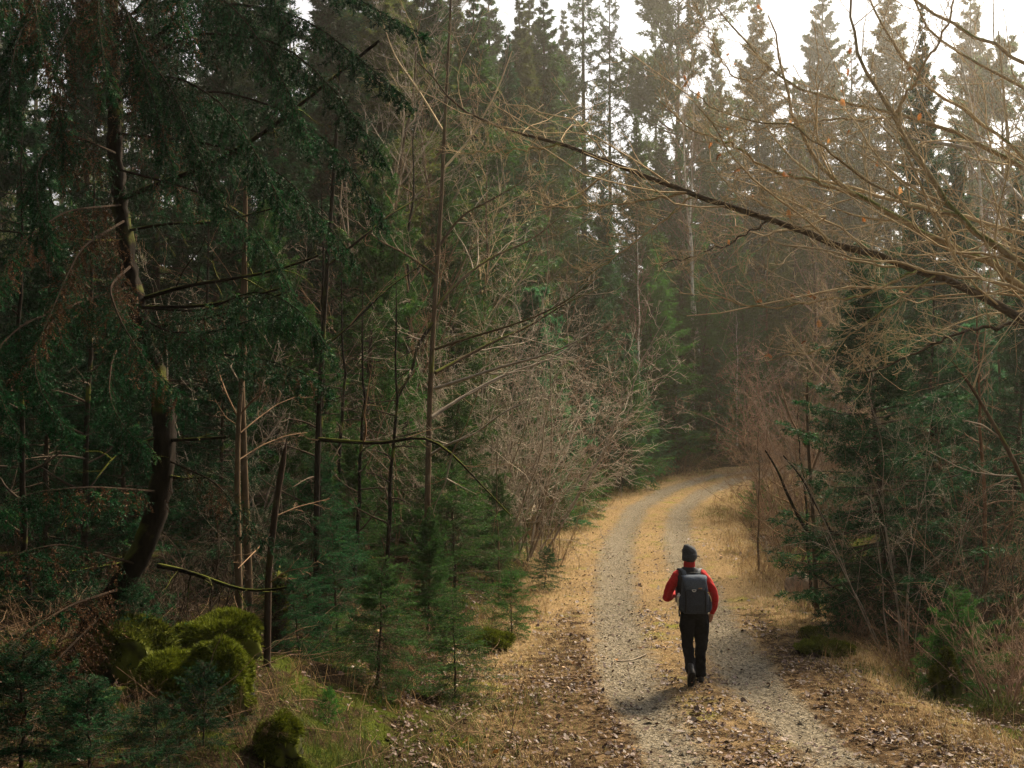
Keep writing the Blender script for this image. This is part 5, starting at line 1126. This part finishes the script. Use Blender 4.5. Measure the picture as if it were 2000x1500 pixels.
def fuse(name, shapes, voxel, mat, parent, wrinkle=0.0, wscale=18, seed=0, it=3, anis=(1, 1, .6)):
    mb = MB()
    for V, F in shapes: mb.add(V, F)
    tmp = link(name + '_tmp', mb.mesh(name + '_raw', mat))
    md = tmp.modifiers.new('r', 'REMESH'); md.mode = 'VOXEL'; md.voxel_size = voxel
    sm = tmp.modifiers.new('s', 'SMOOTH'); sm.iterations = it; sm.factor = .5
    dg = bpy.context.evaluated_depsgraph_get(); me = bpy.data.meshes.new_from_object(tmp.evaluated_get(dg)); raw = tmp.data
    bpy.data.objects.remove(tmp); bpy.data.meshes.remove(raw); me.name = name
    n = len(me.vertices); co = np.zeros(n * 3, np.float32); me.vertices.foreach_get('co', co); co = co.reshape(-1, 3).astype(float)
    if wrinkle:
        nn = np.zeros(n * 3, np.float32); me.vertices.foreach_get('normal', nn); nn = nn.reshape(-1, 3)
        q = co * wscale * np.array(anis); w = vnoise(q[:, 0] + q[:, 2] * 1.7 + seed, q[:, 1] + q[:, 2] * .6, seed) + .5 * vnoise(q[:, 0] * 2 + q[:, 2] * 3, q[:, 1] * 2 - q[:, 2], seed + 1) - .75
        co = co + nn * (wrinkle * w)[:, None]; me.vertices.foreach_set('co', co.astype(np.float32).ravel())
    me.polygons.foreach_set('use_smooth', np.ones(len(me.polygons), bool)); me.materials.clear(); me.materials.append(mat); me.update()
    return link(name, me, parent)

def slab(pts, th, axis=1):
    """thin solid plate from an outline in x, z, thickness along y"""
    p = np.array(pts, float); n = len(p); V = np.concatenate([np.column_stack([p[:, 0], p[:, 1], p[:, 2]]), np.column_stack([p[:, 0], p[:, 1] + th, p[:, 2]])])
    F = [(0, i, i + 1) for i in range(1, n - 1)] + [(n, n + i + 1, n + i) for i in range(1, n - 1)]
    for i in range(n): j = (i + 1) % n; F += [(i, i + n, j + n), (i, j + n, j)]
    return V, F

def band(pts, w, th, wdir=(1, 0, 0)):
    """flat strap along a path"""
    p = polyline(pts, 14); t = nrm(np.gradient(p, axis=0)); wd = np.broadcast_to(np.array(wdir, float), p.shape); wd = nrm(wd - (wd * t).sum(-1, keepdims=True) * t); nn = np.cross(t, wd)
    q = np.stack([p - wd * w / 2 - nn * th / 2, p + wd * w / 2 - nn * th / 2, p + wd * w / 2 + nn * th / 2, p - wd * w / 2 + nn * th / 2], 1); n = len(p); V = q.reshape(-1, 3); F = []
    for j in range(n - 1):
        for i in range(4): a, b = j * 4 + i, j * 4 + (i + 1) % 4; F += [(a, b, b + 4), (a, b + 4, a + 4)]
    F += [(0, 2, 1), (0, 3, 2), ((n - 1) * 4, (n - 1) * 4 + 1, (n - 1) * 4 + 2), ((n - 1) * 4, (n - 1) * 4 + 2, (n - 1) * 4 + 3)]
    return V, F

def simple(name, shapes, mat, parent, sm=True):
    mb = MB()
    for V, F in shapes: mb.add(V, F)
    return link(name, mb.mesh(name, mat, sm), parent)

def build_hiker():
    skin = plain('skin', (.36, .17, .11), .5, (.44, .22, .15), 30)
    red = plain('red_fleece', (.36, .012, .014), .85, (.47, .022, .024), 60, .3, spec=.15); black = plain('black_vest', (.010, .010, .014), .8, (.018, .018, .024), 50, .2)
    trs = plain('black_trousers', (.006, .006, .008), .95, (.011, .011, .015), 30, .2, spec=.05); wool = plain('charcoal_wool', (.028, .032, .040), .95, (.055, .062, .075), 90, .8, spec=.1)
    leath = plain('boot_leather', (.016, .013, .012), .55, (.035, .030, .027), 30, .4); sole = plain('boot_sole', (.012, .012, .012), .7); hair = plain('brown_hair', (.03, .018, .012), .7)
    d0 = 14.4; x0 = (1357 - 1000) * d0 / F_PX
    root = thing('person', 'hiker seen from behind in red sleeves, black vest, grey beanie, walking away', 'person', (x0, d0, gz(x0, d0) - .005))
    # body: one skin
    B = [ball((-.065, .03, 1.645), .076, .098, .118), ball((-.055, .075, 1.60), .052, .06, .065), ball((-.035, .128, 1.628), .012, .02, .02), ball((-.128, .02, 1.635), .012, .02, .03, 10), ball((.010, .04, 1.63), .012, .02, .03, 10),
         rod([(-.07, 0, 1.42), (-.068, .01, 1.50), (-.066, .025, 1.58)], [.062, .055, .056]),
         loft([(-.02, 0, .86, .10, .08), (-.02, 0, .95, .15, .095), (-.03, 0, 1.05, .13, .09), (-.045, 0, 1.2, .155, .10), (-.06, 0, 1.34, .17, .095), (-.068, 0, 1.43, .12, .07), (-.068, 0, 1.47, .06, .05)]),
         rod([(-.09, 0, .88), (-.10, .01, .70), (-.085, .03, .52), (-.075, -.05, .35), (-.070, -.12, .22)], [.085, .075, .055, .05, .036]), rod([(.07, 0, .88), (.085, .03, .70), (.085, .06, .5), (.085, .1, .3), (.09, .13, .08)], [.085, .078, .056, .05, .038]),
         rod([(-.070, -.13, .21), (-.068, -.17, .13), (-.066, -.19, .07)], [.03, .026, .02]), rod([(.09, .12, .06), (.095, .18, .05), (.10, .24, .04)], [.034, .028, .02]),
         rod([(-.22, 0, 1.39), (-.32, -.02, 1.24), (-.365, -.01, 1.10), (-.27, .18, 1.10), (-.19, .27, 1.12)], [.05, .046, .04, .034, .026]), rod([(.09, 0, 1.40), (.205, -.02, 1.25), (.262, 0, 1.10), (.255, .06, .98), (.237, .088, .895)], [.05, .046, .04, .034, .026]),
         rod([(.237, .088, .90), (.230, .098, .865), (.224, .105, .835)], [.024, .034, .030]), rod([(-.19, .27, 1.12), (-.16, .29, 1.13), (-.135, .295, 1.14)], [.026, .032, .03])]
    for k, (dx, L) in enumerate([(-.026, .072), (-.009, .080), (.009, .076), (.024, .060)]):   # right hand, hanging, slightly curled
        a = np.array([.222 + dx, .107, .828]); B.append(rod([a, a + (-.004, .010, -.035), a + (-.012, .030 + .004 * k, -.035 - L * .42)], [.0095, .009, .0075], 8, 9))
    B.append(rod([(.205, .115, .868), (.188, .135, .845), (.184, .150, .818)], [.012, .0105, .0085], 8, 9))
    for k in range(4):                                                                           # left hand closed on the strap
        a = np.array([-.135, .30 - .0 * k, 1.165 - .019 * k]); B.append(rod([a + (-.02, .01, 0), a + (.012, .028, 0), a + (.028, .008, 0), a + (.014, -.012, 0)], [.0095, .009, .009, .008], 8, 10))
    B.append(rod([(-.15, .27, 1.155), (-.125, .262, 1.175), (-.105, .268, 1.18)], [.012, .0105, .009], 8, 9))
    fuse('body', B, .008, skin, root, it=2)
    # clothes
    fuse('trousers', [loft([(-.015, 0, .84, .15, .11), (-.015, -.005, .92, .175, .125), (-.02, 0, 1.0, .165, .118), (-.02, 0, 1.04, .155, .11)]),
        rod([(-.092, 0, .87), (-.102, .01, .72), (-.092, .025, .55), (-.085, -.02, .42), (-.074, -.09, .29), (-.070, -.15, .20)], [.098, .092, .078, .074, .070, .070]),
        rod([(.078, 0, .87), (.098, .03, .72), (.092, .055, .54), (.085, .08, .38), (.090, .11, .22), (.092, .125, .11)], [.102, .099, .086, .074, .071, .076]),
        loft([(.092, .125, .075, .077, .075), (.092, .125, .10, .083, .08), (.092, .122, .135, .072, .07)], 20)], .011, trs, root, wrinkle=.016, wscale=12, seed=5, anis=(1, 1, .8))
    fuse('jacket', [loft([(-.02, 0, .93, .162, .118), (-.03, 0, 1.05, .152, .112), (-.045, 0, 1.2, .17, .118), (-.06, 0, 1.34, .185, .11), (-.068, 0, 1.41, .16, .088), (-.070, .005, 1.47, .085, .07), (-.070, .008, 1.50, .072, .066), (-.068, .012, 1.56, .073, .070), (-.068, .012, 1.578, .072, .070)]),
        rod([(-.215, 0, 1.39), (-.30, -.015, 1.27), (-.352, -.015, 1.15), (-.362, .0, 1.095), (-.30, .12, 1.095), (-.20, .255, 1.12)], [.068, .066, .058, .057, .050, .040]),
        rod([(.085, 0, 1.40), (.17, -.012, 1.29), (.235, -.01, 1.16), (.262, .01, 1.08), (.255, .055, .98), (.238, .085, .905)], [.068, .066, .057, .053, .048, .041])], .0095, red, root, wrinkle=.012, wscale=14, seed=9, anis=(1, 1, .8))
    fuse('vest', [loft([(-.02, 0, .95, .175, .130), (-.03, 0, 1.05, .166, .125), (-.045, 0, 1.2, .184, .130), (-.062, 0, 1.34, .205, .123), (-.068, 0, 1.395, .205, .104), (-.070, 0, 1.435, .165, .086), (-.071, .004, 1.475, .098, .078), (-.071, .006, 1.495, .082, .073)])], .009, black, root, wrinkle=.008, wscale=20, seed=12)
    # beanie, slouched to the left, with a turned cuff
    V, F = loft([(-.064, .022, 1.585, .080, .100), (-.064, .022, 1.60, .089, .108), (-.064, .022, 1.66, .092, .110), (-.067, .02, 1.70, .090, .107), (-.075, .018, 1.735, .076, .092), (-.090, .015, 1.762, .050, .062), (-.104, .012, 1.782, .024, .03)], 28)
    V[:, 2] += .16 * (V[:, 0] + .064) * smooth(1.58, 1.60, V[:, 2]) * (V[:, 2] < 1.7); 
    be = fuse('beanie', [(V, F)], .007, wool, root, wrinkle=.007, wscale=24, seed=3, it=2)
    V, F = loft([(-.064, .022, 1.585, .084, .104), (-.064, .022, 1.592, .094, .113), (-.064, .022, 1.650, .0965, .115), (-.064, .022, 1.658, .090, .109)], 28); V[:, 2] += .18 * (V[:, 0] + .064)
    simple('cuff', [(V, F)], wool, be)
    simple('hair', [loft([(-.064, -.0, 1.562, .060, .070), (-.064, .008, 1.60, .076, .092)], 20), ball((-.02, .085, 1.585), .045, .055, .045)], hair, root)
    # boots: the left heel is lifted, showing the sole
    def boot(loc, pitch, rz):
        q = link('boot', None, root); 
        V, F = loft([(0, .07, .022, .047, .135), (0, .07, .035, .049, .138), (0, .06, .06, .045, .125), (0, .03, .085, .042, .09), (0, .005, .115, .043, .058), (0, 0, .155, .046, .056), (0, 0, .175, .046, .056)], 22, 2.4)
        V2, F2 = loft([(0, .07, 0, .046, .136), (0, .07, .006, .050, .140), (0, .07, .022, .050, .140), (0, .07, .026, .046, .136)], 22, 2.6)
        c, s = math.cos(pitch), math.sin(pitch); piv = np.array([0, .17, 0])
        def tr(V):
            W = V - piv; W = np.stack([W[:, 0], W[:, 1] * c + W[:, 2] * s, -W[:, 1] * s + W[:, 2] * c], -1) + piv; a, b = math.cos(rz), math.sin(rz); W = np.stack([W[:, 0] * a - W[:, 1] * b, W[:, 0] * b + W[:, 1] * a, W[:, 2]], -1); return W + np.array(loc)
        bpy.data.objects.remove(q)
        o = simple('boot', [(tr(V), F)], leath, root); simple('sole', [(tr(V2), F2)], sole, o)
        tread = [(tr(loft([(x, y, -.008, .012, .014), (x, y, .003, .012, .014)], 8, 4)[0]), loft([(0, 0, 0, 1, 1), (0, 0, 1, 1, 1)], 8, 4)[1]) for y in (-.03, .01, .05, .09, .13, .17) for x in (-.022, .022)]
        simple('tread', tread, sole, o); simple('laces', [(tr(V_), F_) for V_, F_ in [rod([(-.03, .045 + .02 * j, .112 - .012 * j), (.03, .045 + .02 * j, .112 - .012 * j)], [.004, .004], 6, 4) for j in range(4)]], black, o)
    boot((-.068, -.335, .014), .95, .05); boot((.092, .115, .008), 0, -.12)
    # ---------------- the backpack, a thing of its own
    pm = plain('pack_fabric', (.030, .036, .050), .95, (.050, .058, .078), 70, .35, spec=.08); pf = plain('pack_flap_fabric', (.060, .074, .100), .95, (.090, .108, .140), 60, .35, spec=.08); pd = plain('pack_dark_trim', (.008, .009, .012), .7)
    met = plain('pale_metal', (.62, .61, .58), .3, metal=.8); tan = plain('tan_patch', (.30, .17, .09), .6); orange = plain('tan_cord', (.50, .27, .07), .7); strapm = plain('grey_webbing', (.075, .085, .10), .75)
    bp = thing('backpack', 'dark slate backpack with folded flap and white hook on the hiker', 'backpack', (x0, d0, gz(x0, d0) + .93))
    o0 = -.93
    def dn(sh): return [(np.asarray(V) + np.array([0, 0, o0]), F) for V, F in sh]
    fuse('pack_body', dn([loft([(-.030, -.215, .935, .140, .075), (-.030, -.225, .95, .160, .092), (-.033, -.232, 1.05, .172, .104), (-.038, -.228, 1.2, .165, .100), (-.042, -.222, 1.32, .152, .092), (-.043, -.210, 1.385, .142, .078), (-.043, -.200, 1.402, .128, .060)], 36, 4.5)]), .009, pm, bp, wrinkle=.006, wscale=16, seed=31)
    for x, rx in ((-.195, .042), (.132, .042)):
        fuse('side_pocket', dn([loft([(x * .93, -.215, .955, rx * .8, .062), (x, -.218, .99, rx, .078), (x * 1.01, -.218, 1.09, rx, .080), (x * .97, -.216, 1.15, rx * .85, .072), (x * .95, -.214, 1.165, rx * .55, .062)], 20, 3)]), .009, pm, bp, wrinkle=.008, wscale=22, seed=int(abs(x) * 100))
    # flap: folded over the top and tapering down the outside
    V = []; rows = []
    prof = [(-.128, 1.405, .148), (-.20, 1.418, .153), (-.265, 1.412, .155), (-.305, 1.39, .152), (-.325, 1.35, .143), (-.336, 1.30, .131), (-.342, 1.262, .120), (-.343, 1.248, .112)]
    nx = 13
    for y, z, w in prof:
        s_ = np.linspace(-1, 1, nx); rows.append(np.stack([-.043 + .006 * 0 + w * s_, y + .020 * np.abs(s_) ** 3 + .003 * np.sin(s_ * 7 + z * 60), z - .012 * np.abs(s_) ** 4], -1))
    T = np.array(rows); I = T.copy(); I[:, :, 1] += .010; I[:, :, 2] -= .012; n = len(prof); V = np.concatenate([T.reshape(-1, 3), I.reshape(-1, 3)]); F = []; off = n * nx
    for j in range(n - 1):
        for i in range(nx - 1):
            a = j * nx + i; F += [(a, a + 1, a + nx + 1), (a, a + nx + 1, a + nx), (off + a, off + a + nx + 1, off + a + 1), (off + a, off + a + nx, off + a + nx + 1)]
    rim = [i for i in range(nx)] + [j * nx + nx - 1 for j in range(1, n)] + [(n - 1) * nx + i for i in range(nx - 2, -1, -1)] + [j * nx for j in range(n - 2, 0, -1)]
    for a, b in zip(rim, rim[1:] + rim[:1]): F += [(a, a + off, b + off), (a, b + off, b)]
    fl = simple('flap', dn([(V, F)]), pf, bp)
    simple('brand_patch', dn([slab([(-.010, -.3465, 1.256), (.036, -.3415, 1.256), (.036, -.3425, 1.272), (-.010, -.3475, 1.272)], -.002)]), tan, fl)
    k = np.linspace(0, math.pi, 9); hk = [(-.065 + .024 * math.cos(a), -.349, 1.247 - .024 * math.sin(a)) for a in k]
    simple('hook', dn([rod(hk, [.0042] * 9, 8, 18), slab([(-.092, -.345, 1.243), (-.038, -.345, 1.243), (-.038, -.345, 1.250), (-.092, -.345, 1.250)], -.004)]), met, bp)
    simple('carry_handle', dn([band([(-.165, -.17, 1.40), (-.14, -.175, 1.425), (-.06, -.18, 1.442), (.02, -.175, 1.438), (.075, -.17, 1.405)], .022, .006, (0, 1, 0))]), pd, bp)
    for a, b in ((-.205, -.135), (.085, .010)):
        simple('shoulder_strap', dn([band([(b, -.135, 1.36), (b * .98 + .02 * a, -.12, 1.42), ((a + b) / 2, -.05, 1.474 if a < 0 else 1.472), (a * .95, .03, 1.482 if a < 0 else 1.48), (a, .11, 1.42), (a * 1.02, .145, 1.30), (a * .98, .145, 1.16), (a * 1.0, .10, 1.02)], .052, .012)]), strapm, bp)
    for x in (-.168, .078): simple('panel_seam', dn([band([(x, -.322, 1.23), (x + .006, -.333, 1.15), (x + .004, -.338, 1.05), (x, -.328, .96)], .020, .006)]), pd, bp)
    simple('hanging_strap', dn([band([(-.222, -.22, 1.01), (-.236, -.225, .97), (-.232, -.225, .93), (-.226, -.22, .905)], .018, .004), ball((-.227, -.22, .905), .014, .008, .014, 10)]), pd, bp)
    simple('cord_loop', dn([rod([(.108, -.30, 1.20), (.125, -.305, 1.215), (.135, -.30, 1.19), (.15, -.295, 1.14), (.165, -.285, 1.10), (.163, -.28, 1.09)], [.0045] * 6, 6, 18)]), orange, bp)
    bt = fuse('bottle', dn([loft([(-.225, -.19, 1.02, .028, .028), (-.228, -.19, 1.10, .030, .030), (-.232, -.19, 1.15, .030, .030), (-.233, -.19, 1.165, .014, .014), (-.233, -.19, 1.185, .014, .014)], 16)]), .006, met, bp, it=1)
build_hiker()
# ------------------------------------------------------------------ the hazy air
def build_haze():
    m = bpy.data.materials.new('hazy_air'); m.use_nodes = True; n = m.node_tree.nodes; n.remove(n['Principled BSDF'])
    v = n.new('ShaderNodeVolumePrincipled'); v.inputs['Color'].default_value = (.97, .91, .78, 1); v.inputs['Density'].default_value = HAZE; v.inputs['Anisotropy'].default_value = .87
    m.node_tree.links.new(v.outputs[0], n['Material Output'].inputs['Volume'])
    bm = bmesh.new(); bmesh.ops.create_cube(bm, size=1)
    zs = [-8, 34]
    for w in bm.verts: w.co = (w.co.x * 1400, 200 + w.co.y * 1300, zs[0] if w.co.z < 0 else zs[1])
    me = bpy.data.meshes.new('haze'); bm.to_mesh(me); bm.free(); me.materials.append(m)
    tag(link('haze', me), 'thin pale haze hanging in the wood', None, kind='stuff')
HAZE = .0011
build_haze()
